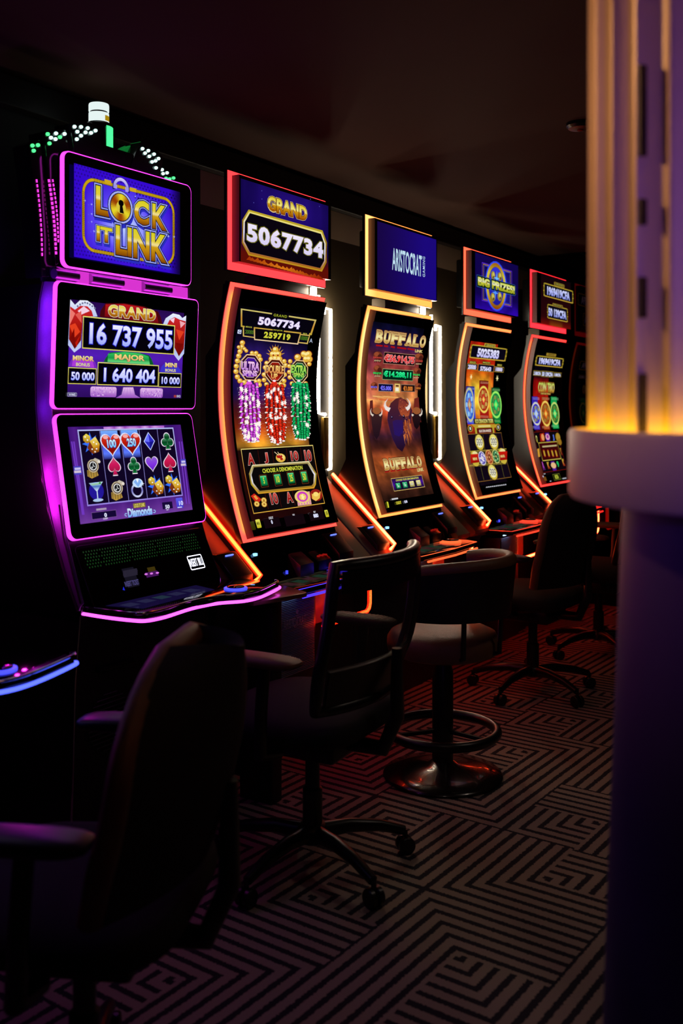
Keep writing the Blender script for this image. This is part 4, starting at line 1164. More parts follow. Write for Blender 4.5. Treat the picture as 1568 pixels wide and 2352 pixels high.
    for x, y, s in ((500, 412, 'MINI'), (856, 378, 'MINOR')):
        A.ell(x, y, 52, 104, (200, 175, 60)); A.ell(x, y - 62, 34, 32, (230, 220, 150)); A.poly([(x - 58, y - 55), (x + 58, y - 62), (x + 56, y + 48), (x - 54, y + 62)], [(0, (200, 30, 16)), (1, (150, 12, 8))])
        A.txt(s, x - 30, y - 12, x + 30, y + 18, (225, 210, 130), .03)
    coin(A, 594, 408, 46, 94, (205, 200, 205), (70, 60, 170), (235, 230, 240), (220, 215, 235)); coin(A, 684, 394, 46, 98, (215, 150, 80), (150, 60, 30), (70, 18, 10), (210, 150, 110)); coin(A, 770, 384, 46, 94, (190, 190, 110), (20, 90, 50), (10, 30, 20), (150, 200, 140))
    for i in range(11): A.rect(644 + i * 24, 776 - i * 3.4, 662 + i * 24, 786 - i * 3.4, (205, 205, 215))
    return A

def top_cfa(x0, dy):
    A = Art(TPIC, x0, dy); A.fr(1180, 580, 7.1273)
    A.grid(440, 340, 925, 1258, 12, 20, lambda u, v: mixc(mixc((16, 3, 8), (46, 6, 8), v), (150, 70, 10) if .25 < u < .75 else (120, 14, 6), max(0, v - .84) * 5.0))
    ornate(A, 492, 492, 958, 836)
    A.rect(655, 478, 822, 585, (150, 120, 40), r=.008); A.rect(668, 490, 810, 570, (42, 36, 14), r=.004); A.txt('GRAND', 678, 498, 802, 560, (170, 165, 70), .02)
    A.txt('1969419CFA', 541, 545, 912, 796, [(0, (215, 220, 255)), (1, (140, 150, 235))], .05)
    ornate(A, 550, 842, 870, 1142, w=.005)
    A.rect(630, 825, 795, 918, (150, 120, 40), r=.008); A.rect(642, 836, 784, 905, (42, 36, 14), r=.004); A.txt('MAJOR', 652, 844, 776, 898, (170, 165, 70), .02)
    A.txt('50 139CFA', 560, 900, 854, 1104, [(0, (215, 220, 255)), (1, (140, 150, 235))], .05)
    return A

def main_trio(x0, dy):
    A = Art(PIC, x0, dy); A.fr(0, 0, 1)
    st = [(0, (6, 3, 10)), (.17, (10, 4, 14)), (.21, (110, 8, 8)), (.3, (160, 14, 10)), (.44, (130, 12, 8)), (.6, (70, 8, 8)), (.63, (14, 5, 10)), (.93, (16, 6, 10)), (1, (8, 4, 8))]
    A.grid(1233, 812, 1292, 1098, 14, 50, lambda u, v: tuple(q * (.7 + .6 * fbm(u, v * 2, 6, 3)) for q in ramp(st, v)))
    A.fr(1180, 780, 5.88)
    ornate(A, 312, 212, 644, 384)
    A.rect(440, 178, 562, 232, (150, 120, 40), r=.006); A.txt('GRAND', 462, 184, 546, 222, (60, 55, 20), .02)
    A.txt('1969419CFA', 346, 240, 622, 360, [(0, (230, 230, 255)), (1, (170, 175, 250))], .05)
    for b, s in (((262, 415, 364, 492), '2 000CFA'), ((374, 420, 526, 512), '50 139CFA'), ((536, 440, 632, 508), '1 000CFA')):
        A.frame(b[0], b[1], b[2], b[3], .004, (140, 120, 40), fill=(10, 6, 22)); A.txt(s, b[0] + 6, b[1] + 14, b[2] - 6, b[3] - 8, (215, 220, 255), .045)
    A.txt('COIN TRIO', 330, 578, 540, 712, [(0, (190, 225, 90)), (.5, (240, 235, 150)), (1, (190, 140, 30))], .015, [(.07, (205, 150, 60)), (.045, (46, 14, 8))])
    A.rect(352, 712, 495, 750, (90, 40, 14)); A.txt('FORTUNE TRAILS', 362, 718, 488, 744, (215, 185, 90), .03)
    for (xa, ya, xb, yb), c1 in (((240, 768, 350, 1215), (64, 44, 215)), ((370, 770, 484, 1215), (190, 66, 14)), ((496, 772, 606, 1200), (20, 190, 92))):
        A.rect(xa, ya, xb, yb, [(0, mixc(c1, (0, 0, 0), .3)), (.4, c1), (1, mixc(c1, (0, 0, 0), .2))])
        for d in (16, 34): A.line(xa + 10, ya + d, xb - 10, ya + d + 6, .002, mixc(c1, (255, 255, 220), .5)); A.line(xa + 10, yb - d - 8, xb - 10, yb - d - 2, .002, mixc(c1, (255, 255, 220), .5))
    coin(A, 297, 1002, 64, 160, (205, 205, 195), (46, 40, 190), (150, 190, 255), (150, 150, 90)); coin(A, 427, 1000, 66, 175, (235, 200, 90), (150, 60, 20), (225, 110, 30), (150, 120, 50)); coin(A, 549, 998, 58, 155, (190, 215, 110), (16, 110, 46), (50, 225, 120), (110, 130, 50))
    A.frame(262, 1248, 716, 1752, .003, (110, 14, 10), fill=(12, 5, 10))
    A.txt('Q', 284, 1296, 322, 1398, [(0, (240, 235, 140)), (1, (160, 150, 40))], .02)
    A.poly([(345, 1272), (400, 1260), (412, 1370), (355, 1378)], (165, 26, 14)); A.ell(385, 1320, 20, 46, (225, 150, 90))
    A.rect(415, 1262, 486, 1375, (80, 20, 150)); A.ell(450, 1315, 28, 42, (225, 160, 190)); A.ell(450, 1310, 15, 24, (150, 50, 150))
    A.txt('J', 512, 1285, 546, 1366, (90, 120, 235), .04); A.ell(590, 1320, 30, 60, (165, 130, 40)); A.ell(612, 1380, 26, 46, (150, 110, 30))
    A.poly([(310, 1480), (335, 1470), (350, 1580), (325, 1590)], (205, 150, 50)); A.txt('K', 614, 1465, 650, 1560, [(0, (225, 180, 60)), (1, (165, 30, 14))], .02)
    A.txt('A', 362, 1650, 420, 1762, [(0, (225, 90, 215)), (1, (120, 40, 150))], .03); A.txt('K', 436, 1655, 490, 1745, [(0, (235, 205, 70)), (1, (175, 40, 20))], .03)
    A.rect(490, 1650, 572, 1765, (86, 22, 150)); A.ell(530, 1700, 34, 42, (225, 180, 130)); A.txt('9', 566, 1645, 612, 1720, (30, 200, 100), .04); A.txt('K', 640, 1615, 690, 1705, [(0, (235, 205, 70)), (1, (175, 40, 20))], .03)
    A.frame(325, 1392, 636, 1612, .005, [(0, (200, 180, 70)), (.5, (130, 100, 30)), (1, (205, 190, 80))], fill=(58, 5, 8))
    A.rect(376, 1438, 575, 1440, (190, 175, 120))
    for x in (406, 462, 516, 566):
        A.rect(x - 22, 1490, x + 22, 1585, (170, 50, 20), r=.004); A.rect(x - 16, 1502, x + 16, 1572, (190, 165, 50), r=.003)
    A.frame(514, 1822, 634, 1888, .003, (110, 120, 40), fill=(16, 18, 6)); A.txt('0CFA', 540, 1832, 606, 1878, (190, 200, 60), .05)
    A.rect(392, 1858, 440, 1905, (110, 70, 20)); A.rect(380, 1840, 398, 1860, (205, 205, 225)); A.rect(395, 1812, 420, 1818, (190, 190, 200)); A.rect(480, 1910, 500, 1916, (190, 190, 200)); A.rect(648, 1872, 705, 1878, (170, 170, 180))
    return A

# ------------------------------------------------------------------ the four machines with curved screens
def led_main(outer, inner, horiz):
    def f(u, v):
        if v < .034 or v > .968: return horiz
        return mixc(outer, inner, min(1, u / .046))
    return f

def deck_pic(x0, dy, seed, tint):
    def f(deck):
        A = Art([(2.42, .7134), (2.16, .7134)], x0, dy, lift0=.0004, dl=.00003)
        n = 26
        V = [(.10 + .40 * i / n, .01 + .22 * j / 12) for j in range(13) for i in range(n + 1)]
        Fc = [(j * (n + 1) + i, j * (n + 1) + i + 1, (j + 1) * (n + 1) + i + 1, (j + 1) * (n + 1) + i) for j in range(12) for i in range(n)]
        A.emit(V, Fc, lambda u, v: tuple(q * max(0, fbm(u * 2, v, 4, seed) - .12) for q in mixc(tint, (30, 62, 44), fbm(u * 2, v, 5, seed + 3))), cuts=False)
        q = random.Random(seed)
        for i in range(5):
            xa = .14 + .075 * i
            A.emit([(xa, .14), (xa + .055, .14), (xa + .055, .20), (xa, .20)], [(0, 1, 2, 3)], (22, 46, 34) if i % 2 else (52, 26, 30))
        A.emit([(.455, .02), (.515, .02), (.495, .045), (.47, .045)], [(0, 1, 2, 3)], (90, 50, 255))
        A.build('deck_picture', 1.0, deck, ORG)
    return f

machine(3.020, 0.0, 'slot machine with red frames, GRAND 5067734 topper and blue-violet deck edge', top_grand, main_crackers,
        lambda u, v: (255, 50, 54), led_main((255, 66, 66), (255, 126, 52), (255, 66, 56)), (255, 84, 30), (74, 50, 255), (255, 84, 30), True, deck_pic(3.02, 0, 1, (120, 62, 40)), 10.0)
machine(4.055, 0.0, 'slot machine with amber frames and a buffalo picture on its screen', top_maker, main_bison,
        lambda u, v: mixc((255, 128, 50), (255, 165, 92), 1 if u < .1 else .3), led_main((255, 126, 58), (255, 180, 112), (255, 136, 64)), (255, 108, 52), (255, 96, 48), (255, 108, 52), True, deck_pic(4.055, 0, 2, (110, 84, 62)), 15.0)
machine(5.165, 0.012, 'slot machine with coral frames, BIG PRIZES topper and yellow coin screen', top_prizes, main_tiger,
        lambda u, v: (255, 84, 56), led_main((255, 112, 54), (255, 168, 98), (255, 118, 60)), (255, 100, 48), (255, 62, 40), (255, 100, 48), False, deck_pic(5.165, 0, 3, (112, 86, 66)), 14.0)
machine(6.222, 0.03, 'farthest slot machine with red frames and CFA amounts on both screens', top_cfa, main_trio,
        lambda u, v: (255, 40, 50), led_main((255, 60, 50), (255, 110, 50), (255, 52, 46)), (255, 88, 46), (255, 40, 34), (255, 88, 46), False, deck_pic(6.222, 0, 4, (70, 30, 30)), 12.0)

# small wedge-shaped table filling the corner between the first two machines
tb = thing('side_table', (2.87, 2.15, 0), 'dark wedge-shaped side table tucked beside the violet-edged deck', 'table')
to_ = (2.87, 2.15, 0)
MB().prism([(2.70, 2.236), (2.70, 2.055), (2.78, 2.030), (2.912, 1.996), (2.936, 1.997), (2.952, 2.012), (3.048, 2.225), (3.046, 2.236)], 'z', .730, .745, bev=.003).build('tabletop', M_TABLE, tb, to_)
MB().box(2.84, 2.90, 2.08, 2.225, 0, .730, bev=.004).build('pedestal', M_SATIN, tb, to_)
# ------------------------------------------------------------------ three-screen slot machines with a lit crest
TX = 2.165
TORG = (0.34, 2.45, 0.0)
def T_y(u, v, y):
    p = on_y(u, v, y); return (p[0] - TX, p[2])
def T_x(u, v, x=0.0):
    p = on_x(u, v, TX + x); return (p[1], p[2])
def T_z(u, v, z):
    p = on_z(u, v, z); return (p[0] - TX, p[1])

LOCK_PROF = [(2.413, 2.219), (2.413, 1.852)]
def prof_n(p, d):
    (ya, za), (yb, zb) = p
    L = math.hypot(yb - ya, zb - za)
    ny, nz = (zb - za) / L, -(yb - ya) / L
    return [(ya + ny * d, za + nz * d), (yb + ny * d, zb + nz * d)]

def art_lock():
    A = Art(LOCK_PROF, TX, 0.0); A.fr(0, 200, 3.136)
    def bg(u, v):
        g = max(0, 1 - math.hypot((u - .47) * 1.1, (v - .56)) * 1.7)
        inn = .09 < u < .94 and .1 < v < .94
        c = mixc((52, 8, 205), (104, 92, 255) if inn else (70, 30, 225), min(1, g * 1.5))
        c = mixc(c, (200, 226, 255), max(0, g - .5) * 1.9)
        return tuple(q * min(1, max(.08, (1.03 - u) * 7)) for q in c)
    A.grid(532, 548, 1296, 1352, 34, 26, bg)
    for i in range(34):
        for j in range(24):
            u, v = i / 33, j / 23
            if (u < .06 or v < .12 or v > .9 or (u > .55 and v < .2) or u > .93) and (i + j) % 1 == 0:
                x = 540 + 745 * u + (j % 2) * 11; y = 556 + (j * 28) + 240 * u * (1 - v) + 130 * u * v * .98
                if x < 1270 and y < 1310: A.ell(x, y, 7, 8, (38, 8, 150) if u < .9 else (24, 4, 90), n=6)
    q = A.box(586, 640, 1248, 1292)
    A.frame(582, 634, 1252, 1298, .0125, (60, 40, 8), r=.055); A.frame(585, 638, 1249, 1294, .0095, [(0, (205, 165, 20)), (.5, (170, 130, 10)), (1, (200, 160, 25))], r=.053)
    a = A.box(585, 638, 1249, 1294)
    for i in range(46):
        for t in (a[1], a[3] - .0095):
            x = a[0] + .05 + (a[2] - a[0] - .1) * i / 45
            A.emit([(x, t), (x + .002, t), (x + .004, t + .0095), (x + .002, t + .0095)], [(0, 1, 2, 3)], (112, 84, 6))
    for i in range(24):
        for x in (a[0], a[2] - .0095):
            t = a[1] + .05 + (a[3] - a[1] - .1) * i / 23
            A.emit([(x, t), (x + .0095, t + .003), (x + .0095, t + .005), (x, t + .002)], [(0, 1, 2, 3)], (112, 84, 6))
    A.rect(742, 664, 790, 706, (205, 165, 30)); A.rect(925, 722, 972, 762, (205, 165, 30))
    G = [(0, (214, 206, 30)), (.3, (226, 205, 60)), (.42, (240, 222, 150)), (.5, (205, 158, 20)), (.8, (176, 112, 8)), (1, (128, 66, 4))]
    OUT = [(.085, (14, 14, 60)), (.06, (150, 160, 245)), (.028, (14, 12, 40))]
    DR = (.0035, .0085, (40, 44, 190))
    def word(s, x0, y0, x1, y1, b=.03): A.txt(s, x0, y0, x1, y1, G, b, OUT, drop=DR)
    # shackle and lock body as the letter O
    A.ring(862, 735, 62, 82, .66, (24, 24, 90), n=26, a0=168, a1=372)
    A.ring(862, 732, 56, 76, .70, [(0, (214, 205, 255)), (1, (130, 120, 215))], n=26, a0=172, a1=368)
    A.rect(812, 700, 832, 735, (160, 150, 230)); A.rect(892, 722, 912, 760, (160, 150, 230))
    word('L', 680, 708, 774, 938)
    word('C', 956, 806, 1062, 1004, .045); word('K', 1086, 838, 1188, 1040)
    A.ell(860, 900, 92, 118, (40, 44, 190)); A.ell(858, 868, 92, 120, (14, 14, 60)); A.ell(858, 868, 87, 115, (165, 175, 245)); A.ell(858, 868, 76, 103, (20, 16, 40))
    c = A.inv(858, 868); rx = A.inv(858 + 70, 868)[0] - c[0]; ry = A.inv(858, 868 + 96)[1] - c[1]
    n = 36
    for i in range(n):
        a0, a1 = 2 * PI * i / n, 2 * PI * (i + 1) / n
        k = .5 + .5 * math.cos(3 * (a0 - .5)); col = mixc((150, 62, 4), (228, 212, 40), k)
        A.emit([c, (c[0] + rx * math.cos(a0), c[1] + ry * math.sin(a0)), (c[0] + rx * math.cos(a1), c[1] + ry * math.sin(a1))], [(0, 1, 2)], col)
    A.ell(860, 868, 34, 46, (214, 196, 60)); A.ell(860, 838, 19, 23, (3, 2, 5)); A.poly([(851, 846), (869, 850), (880, 914), (850, 906)], (3, 2, 5))
    word('IT', 684, 998, 796, 1130, .035)
    word('LINK', 822, 994, 1188, 1272, .035)
    for x, y, r in ((647, 846, 9), (648, 916, 9), (648, 972, 8), (1200, 1076, 12), (600, 820, 9), (962, 790, 8), (1242, 1080, 9), (665, 1040, 10)): A.star(x, y, r, (205, 215, 255), 4, .2)
    return A

MID_B = [(2.436, 1.805), (2.454, 1.399)]
LOW_B = [(2.446, 1.382), (2.372, .986)]
TH_SLAB = .016
def art_jackpots():
    A = Art(prof_n(MID_B, TH_SLAB), TX, 0.0); A.fr(60, 630, 3.5636)
    A.grid(360, 204, 1268, 1016, 20, 16, lambda u, v: mixc(mixc((34, 8, 70), (86, 30, 190), max(0, 1 - abs(v - .55) * 1.9)), (60, 16, 120), .3 * fbm(u, v, 6, 2)))
    def gem(outer, inner, lo):
        A.poly(outer, [(0, (235, 240, 255)), (.5, (150, 165, 230)), (1, (200, 210, 245))])
        A.poly(inner, [(0, (205, 36, 44)), (.5, (165, 20, 10)), (1, (96, 8, 6))])
    gem([(360, 206), (398, 250), (440, 212), (500, 215), (548, 250), (582, 345), (460, 352), (446, 600), (392, 640), (342, 580)], [(359, 262), (398, 290), (440, 258), (500, 262), (535, 300), (548, 345), (462, 345), (448, 540), (396, 612), (348, 530)], 0)
    for tri, c in (([(359, 280), (400, 320), (352, 420)], (236, 120, 110)), ([(470, 262), (520, 300), (450, 330), (420, 300)], (246, 205, 225)), ([(352, 420), (400, 400), (440, 470), (392, 520)], (226, 62, 30)), ([(360, 520), (392, 440), (396, 560)], (120, 8, 4)), ([(400, 330), (450, 300), (452, 400)], (226, 90, 80)), ([(400, 560), (440, 500), (410, 600)], (190, 26, 10))): A.poly(tri, c)
    for i in range(8): A.ell(420 + i * 20, 232 + abs(i - 3) ** 1.6 * 5, 8, 9, (110, 115, 150), n=8)
    gem([(1112, 425), (1140, 360), (1200, 320), (1252, 332), (1276, 358), (1308, 338), (1290, 650), (1245, 708), (1204, 655), (1212, 440)], [(1148, 420), (1172, 372), (1212, 350), (1256, 372), (1304, 385), (1288, 610), (1248, 672), (1212, 600), (1216, 432)], 0)
    for tri, c in (([(1175, 372), (1215, 355), (1205, 400)], (246, 205, 225)), ([(1255, 380), (1302, 400), (1262, 440)], (240, 170, 180)), ([(1225, 450), (1290, 470), (1250, 540)], (226, 62, 30)), ([(1220, 560), (1285, 570), (1248, 640)], (120, 8, 4))): A.poly(tri, c)
    A.poly([(600, 345), (606, 300), (630, 262), (650, 236), (800, 236), (960, 262), (1078, 306), (1100, 352), (1112, 400), (1105, 412), (605, 350)], (70, 6, 14))
    A.poly([(640, 345), (648, 246), (800, 244), (950, 268), (1060, 308), (1082, 402)], [(0, (190, 22, 26)), (1, (112, 8, 16))])
    A.txt('GRAND', 672, 246, 1056, 386, GOLD, .045, [(.05, (70, 8, 4)), (.03, (235, 220, 190))], space=1.1)
    YF = [(0, (226, 222, 110)), (.5, (190, 175, 60)), (1, (215, 205, 90))]
    def meter(x0, y0, x1, y1, w): A.frame(x0, y0, x1, y1, w, YF, fill=(4, 2, 10))
    NB = [(0, (240, 240, 255)), (.6, (200, 205, 255)), (1, (150, 165, 250))]
    OL = [(.03, (30, 30, 190))]
    meter(464, 340, 1208, 658, .0035); A.txt('16 737 955', 520, 392, 1192, 622, NB, .03, OL)
    A.poly([(632, 718), (645, 690), (664, 664), (680, 640), (800, 632), (920, 642), (1004, 664), (1024, 694), (1042, 742)], (8, 90, 40)); A.poly([(664, 716), (668, 650), (800, 636), (930, 648), (1000, 672), (1010, 738)], [(0, (60, 205, 100)), (.6, (20, 150, 70)), (1, (110, 225, 130))])
    A.txt('MAJOR', 722, 650, 968, 724, [(0, (240, 226, 130)), (1, (226, 160, 110))], .04, [(.03, (20, 60, 20))])
    meter(584, 718, 1078, 920, .003); A.txt('1 640 404', 636, 762, 1052, 892, NB, .03, OL)
    A.poly([(346, 752), (360, 712), (380, 680), (540, 690), (565, 722), (578, 768)], (120, 40, 190)); A.poly([(372, 752), (380, 690), (540, 700), (556, 766)], (170, 60, 215))
    A.txt('MINOR', 380, 662, 552, 714, [(0, (245, 235, 170)), (1, (226, 170, 90))], .04, [(.03, (60, 20, 60))]); A.txt('BONUS', 406, 722, 518, 756, (226, 215, 170), .03, [(.03, (60, 10, 80))])
    meter(342, 760, 570, 903, .0025); A.txt('50 000', 367, 797, 556, 872, NB, .03, OL)
    A.poly([(1092, 800), (1105, 756), (1125, 735), (1235, 750), (1258, 780), (1268, 806)], (60, 50, 200))
    A.txt('MINI', 1136, 722, 1230, 764, [(0, (245, 235, 170)), (1, (226, 170, 90))], .04, [(.03, (30, 20, 80))]); A.txt('BONUS', 1136, 772, 1222, 800, (226, 215, 170), .03, [(.03, (30, 20, 80))])
    meter(1083, 803, 1264, 928, .0025); A.txt('10 000', 1107, 838, 1252, 902, NB, .03, OL)
    LV = [(0, (235, 190, 240)), (1, (150, 80, 190))]
    for b in ((524, 918, 735, 1006), (930, 930, 1112, 1012)):
        A.rect(*b, LV, r=.008)
        q = random.Random(int(b[0]))
        for i in range(60): A.ell(b[0] + 8 + q.random() * (b[2] - b[0] - 16), b[1] + 6 + q.random() * 70, 4, 6, mixc((245, 215, 250), (140, 70, 190), q.random()), n=5)
    A.poly([(790, 925), (870, 925), (885, 985), (930, 1012), (728, 1012), (775, 985)], LV)
    for i in range(4): A.line(806 + i * 18, 930, 780 + i * 36, 1000, .001, (150, 100, 200))
    A.frame(330, 968, 408, 999, .0012, (190, 190, 215), r=.003); A.txt('WMS', 340, 974, 398, 994, (200, 200, 225), .03)
    A.rect(1204, 988, 1222, 1008, (165, 60, 60)); A.txt('SG', 1226, 988, 1256, 1008, (190, 190, 215), .04)
    return A

def art_reels():
    A = Art(prof_n(LOW_B, TH_SLAB), TX, 0.0); A.fr(80, 930, 3.5636)
    A.grid(268, 181, 1289, 858, 22, 16, lambda u, v: mixc(mixc((60, 18, 112), (96, 40, 150), max(0, math.sin(u * 40) * .5)), (124, 70, 165), max(0, v - .78) * 3.5))
    A.grid(560, 181, 1060, 205, 12, 1, lambda u, v: mixc((150, 60, 180), (220, 170, 235), .5 + .5 * math.sin(u * 31)))
    for x, xb in ((300, 390), (318, 400), (1180, 1240), (1200, 1262)): A.line(x, 300, xb, 900 - (x > 900) * 90, .006, (112, 56, 190))
    A.frame(346, 204, 1209, 744, .0045, [(0, (176, 184, 240)), (1, (150, 130, 225))], fill=(15, 5, 34))
    # panel is a parallelogram in the picture; separators follow it
    for a, b in (((528, 212), (606, 805)), ((695, 208), (768, 786)), ((850, 203), (920, 766)), ((998, 198), (1066, 750))): A.line(*a, *b, .0022, (135, 130, 205))
    for x0, y0, x1, y1 in ((534, 214, 702, 440), (700, 208, 866, 428)):
        A.rect(x0, y0, x1, y1, [(0, (120, 175, 255)), (.4, (60, 60, 220)), (.8, (90, 120, 250)), (1, (30, 20, 90))])
    def dice(x, y, k=1.0):
        A.star(x, y, 82 * k, (50, 110, 250), 8, .45)
        A.poly([(x - 65 * k, y - 60 * k), (x - 40 * k, y - 82 * k), (x - 8 * k, y - 62 * k), (x - 5 * k, y - 10 * k), (x - 35 * k, y - 2 * k), (x - 62 * k, y - 25 * k)], [(0, (240, 225, 90)), (1, (165, 110, 10))])
        A.poly([(x - 10 * k, y - 20 * k), (x + 35 * k, y - 58 * k), (x + 72 * k, y + 2 * k), (x + 22 * k, y + 40 * k)], [(0, (244, 224, 110)), (1, (200, 140, 20))])
        A.poly([(x - 10 * k, y - 20 * k), (x + 22 * k, y + 40 * k), (x + 14 * k, y + 84 * k), (x - 30 * k, y + 36 * k)], (120, 50, 16)); A.poly([(x + 22 * k, y + 40 * k), (x + 72 * k, y + 2 * k), (x + 66 * k, y + 66 * k), (x + 14 * k, y + 84 * k)], [(0, (226, 160, 30)), (1, (110, 40, 10))])
        for px, py in ((-48, -55), (-28, -30), (22, -12), (45, 2), (10, 45), (46, 42), (34, 66)): A.ell(x + px * k, y + py * k, 6.5 * k, 6.5 * k, (250, 248, 235), n=9)
    def watch(x, y):
        A.poly([(x - 45, y - 40), (x + 10, y - 80), (x + 48, y - 64), (x + 20, y - 10)], (190, 180, 165)); A.poly([(x - 55, y + 20), (x + 20, y + 10), (x + 40, y + 62), (x - 15, y + 88), (x - 50, y + 70)], [(0, (150, 120, 60)), (1, (190, 150, 60))])
        for k in range(4): A.line(x - 46 + k * 22, y + 26, x - 38 + k * 20, y + 78, .002, (60, 46, 30))
        A.ell(x - 6, y - 15, 46, 54, (196, 180, 150)); A.ell(x - 6, y - 15, 38, 45, (70, 50, 44)); A.ell(x - 6, y - 15, 31, 37, (226, 226, 225)); A.ell(x - 6, y - 15, 24, 29, (24, 24, 30))
        A.line(x - 6, y - 15, x - 6, y - 38, .002, (235, 235, 235)); A.line(x - 6, y - 15, x + 10, y - 10, .002, (235, 235, 235)); A.ell(x - 14, y - 2, 7, 8, (200, 200, 205), n=10); A.ell(x + 42, y - 50, 12, 13, (225, 215, 205), n=10)
    def suit(kind, x, y, c1, c2):
        f = getattr(A, kind)
        f(x, y, 53, 72, (240, 225, 245)); f(x, y, 47, 65, [(0, mixc(c1, (255, 255, 255), .3)), (.5, c2), (1, c1)])
    def diamond(x, y):
        A.pts([(0, -1), (1, 0), (0, 1), (-1, 0)], x, y, 46, 76, (190, 205, 255)); A.pts([(0, -1), (1, 0), (0, 1), (-1, 0)], x, y, 39, 67, (44, 40, 190)); A.pts([(0, -1), (0, .1), (-1, 0)], x, y, 39, 67, (104, 110, 250)); A.pts([(0, 1), (1, 0), (0, .1)], x, y, 39, 67, (22, 20, 140))
    dice(457, 318); watch(480, 515)
    # cocktail glass
    A.ell(502, 705, 60, 75, (34, 22, 150)); A.poly([(440, 642), (554, 628), (512, 702), (500, 706)], [(0, (190, 225, 240)), (.5, (70, 110, 190)), (1, (210, 230, 250))]); A.poly([(452, 648), (540, 637), (530, 650), (468, 660)], (150, 200, 160)); A.line(506, 700, 514, 776, .004, (205, 220, 245)); A.ell(516, 780, 42, 13, (170, 195, 235)); A.ell(530, 640, 10, 8, (60, 150, 50), n=10)
    for x, y, s in ((622, 316, '100'), (784, 306, '250')):
        A.heart(x, y, 86, 108, (214, 226, 255)); A.heart(x, y, 76, 96, [(0, (215, 60, 40)), (.4, (190, 26, 8)), (.75, (130, 10, 4)), (1, (176, 30, 10))])
        for p_ in ((-46, -50), (40, -54)): A.ell(x + p_[0], y + p_[1], 22, 16, (246, 170, 165), n=12)
        A.txt(s, x - 38, y - 32, x + 44, y + 34, [(0, (220, 240, 255)), (1, (110, 190, 250))], .04, [(.05, (10, 20, 110))])
    diamond(934, 298); suit('club', 1080, 296, (14, 110, 50), (6, 66, 30))
    suit('spade', 648, 506, (165, 20, 70), (205, 24, 90)); suit('club', 808, 494, (14, 120, 54), (6, 72, 34)); suit('heart', 954, 476, (96, 30, 190), (130, 50, 225)); suit('spade', 1100, 474, (165, 20, 60), (205, 24, 80))
    watch(676, 696)
    A.ring(834, 700, 48, 58, .74, [(0, (235, 240, 255)), (.5, (110, 110, 190)), (1, (220, 225, 250))]); A.ell(838, 640, 42, 38, (200, 225, 255)); A.pts([(-1, -.3), (-.4, -1), (.4, -1), (1, -.3), (0, 1)], 838, 640, 32, 34, (130, 175, 240)); A.pts([(-.4, -1), (.4, -1), (0, 0)], 838, 640, 32, 34, (240, 248, 255)); A.star(880, 645, 16, (235, 240, 255), 4, .2)
    dice(984, 664, .92); dice(1124, 650, .92)
    for b in ((312, 504, 381, 570), (1185, 446, 1237, 502)):
        A.rect(*b, (70, 64, 190)); A.rect(b[0] + 8, b[1] + 12, b[2] - 10, b[1] + 27, (196, 190, 235)); A.rect(b[0] + 4, b[1] + 36, b[2] - 6, b[1] + 52, (206, 190, 210))
    A.rect(497, 851, 582, 858, (170, 150, 180))
    A.frame(456, 882, 667, 916, .0015, (120, 80, 150), fill=(20, 8, 52)); A.txt('0', 561, 886, 587, 918, WHT, .05); A.txt('CASH', 553, 926, 592, 936, (226, 220, 240), .02)
    A.rect(797, 808, 903, 836, (120, 100, 40), r=.003); A.txt('LOCK IT LINK', 804, 812, 896, 832, (225, 212, 110), .03)
    A.txt('Diamonds', 750, 850, 960, 898, [(0, (226, 240, 255)), (1, (110, 165, 240))], .05, [(.03, (40, 30, 110))]); A.ring(742, 900, 12, 14, .55, (150, 190, 245), n=14, a0=60, a1=330); A.ring(972, 872, 12, 14, .55, (150, 190, 245), n=14, a0=-120, a1=150)
    A.rect(1035, 800, 1125, 846, (22, 10, 56)); A.txt('50', 1060, 820, 1100, 848, WHT, .04); A.txt('BET', 1072, 856, 1094, 862, (226, 220, 240), .02)
    A.rect(1147, 764, 1212, 842, [(0, (90, 90, 235)), (1, (60, 50, 200))], r=.003); A.txt('10', 1172, 788, 1210, 820, WHT, .03); A.rect(1162, 836, 1200, 841, (190, 190, 240))
    return A

CONS = [(2.383, .965), (2.294, .785)]
def art_console():
    A = Art(CONS, TX, 0.0, lift0=.0014); A.fr(80, 930, 3.5636)
    W1 = (235, 235, 255)
    A.frame(1238, 1242, 1395, 1332, .0032, W1, r=.006); A.txt('INSERT BILL', 1252, 1266, 1380, 1308, W1, .004, space=1.05)
    return A

def art_slots():
    A = Art(CONS, TX, 0.0, lift0=.0014); A.fr(80, 930, 3.5636)
    A.rect(706, 1345, 855, 1480, (20, 18, 30)); A.txt('INSERT TICKET', 728, 1450, 856, 1468, (78, 72, 128), .02)
    for i in range(3): A.rect(718, 1360 + i * 14, 840, 1364 + i * 14, (38, 34, 50))
    A.rect(915, 1335, 990, 1362, (60, 48, 10)); A.rect(900, 1376, 1012, 1396, (70, 20, 90))
    for x in (908, 952, 1000): A.ell(x, 1388 - (x - 900) * .12, 14, 8, (225, 120, 235), n=10)
    A.poly([(722, 1490), (730, 1505), (735, 1520), (716, 1515)], (30, 40, 210))
    return A

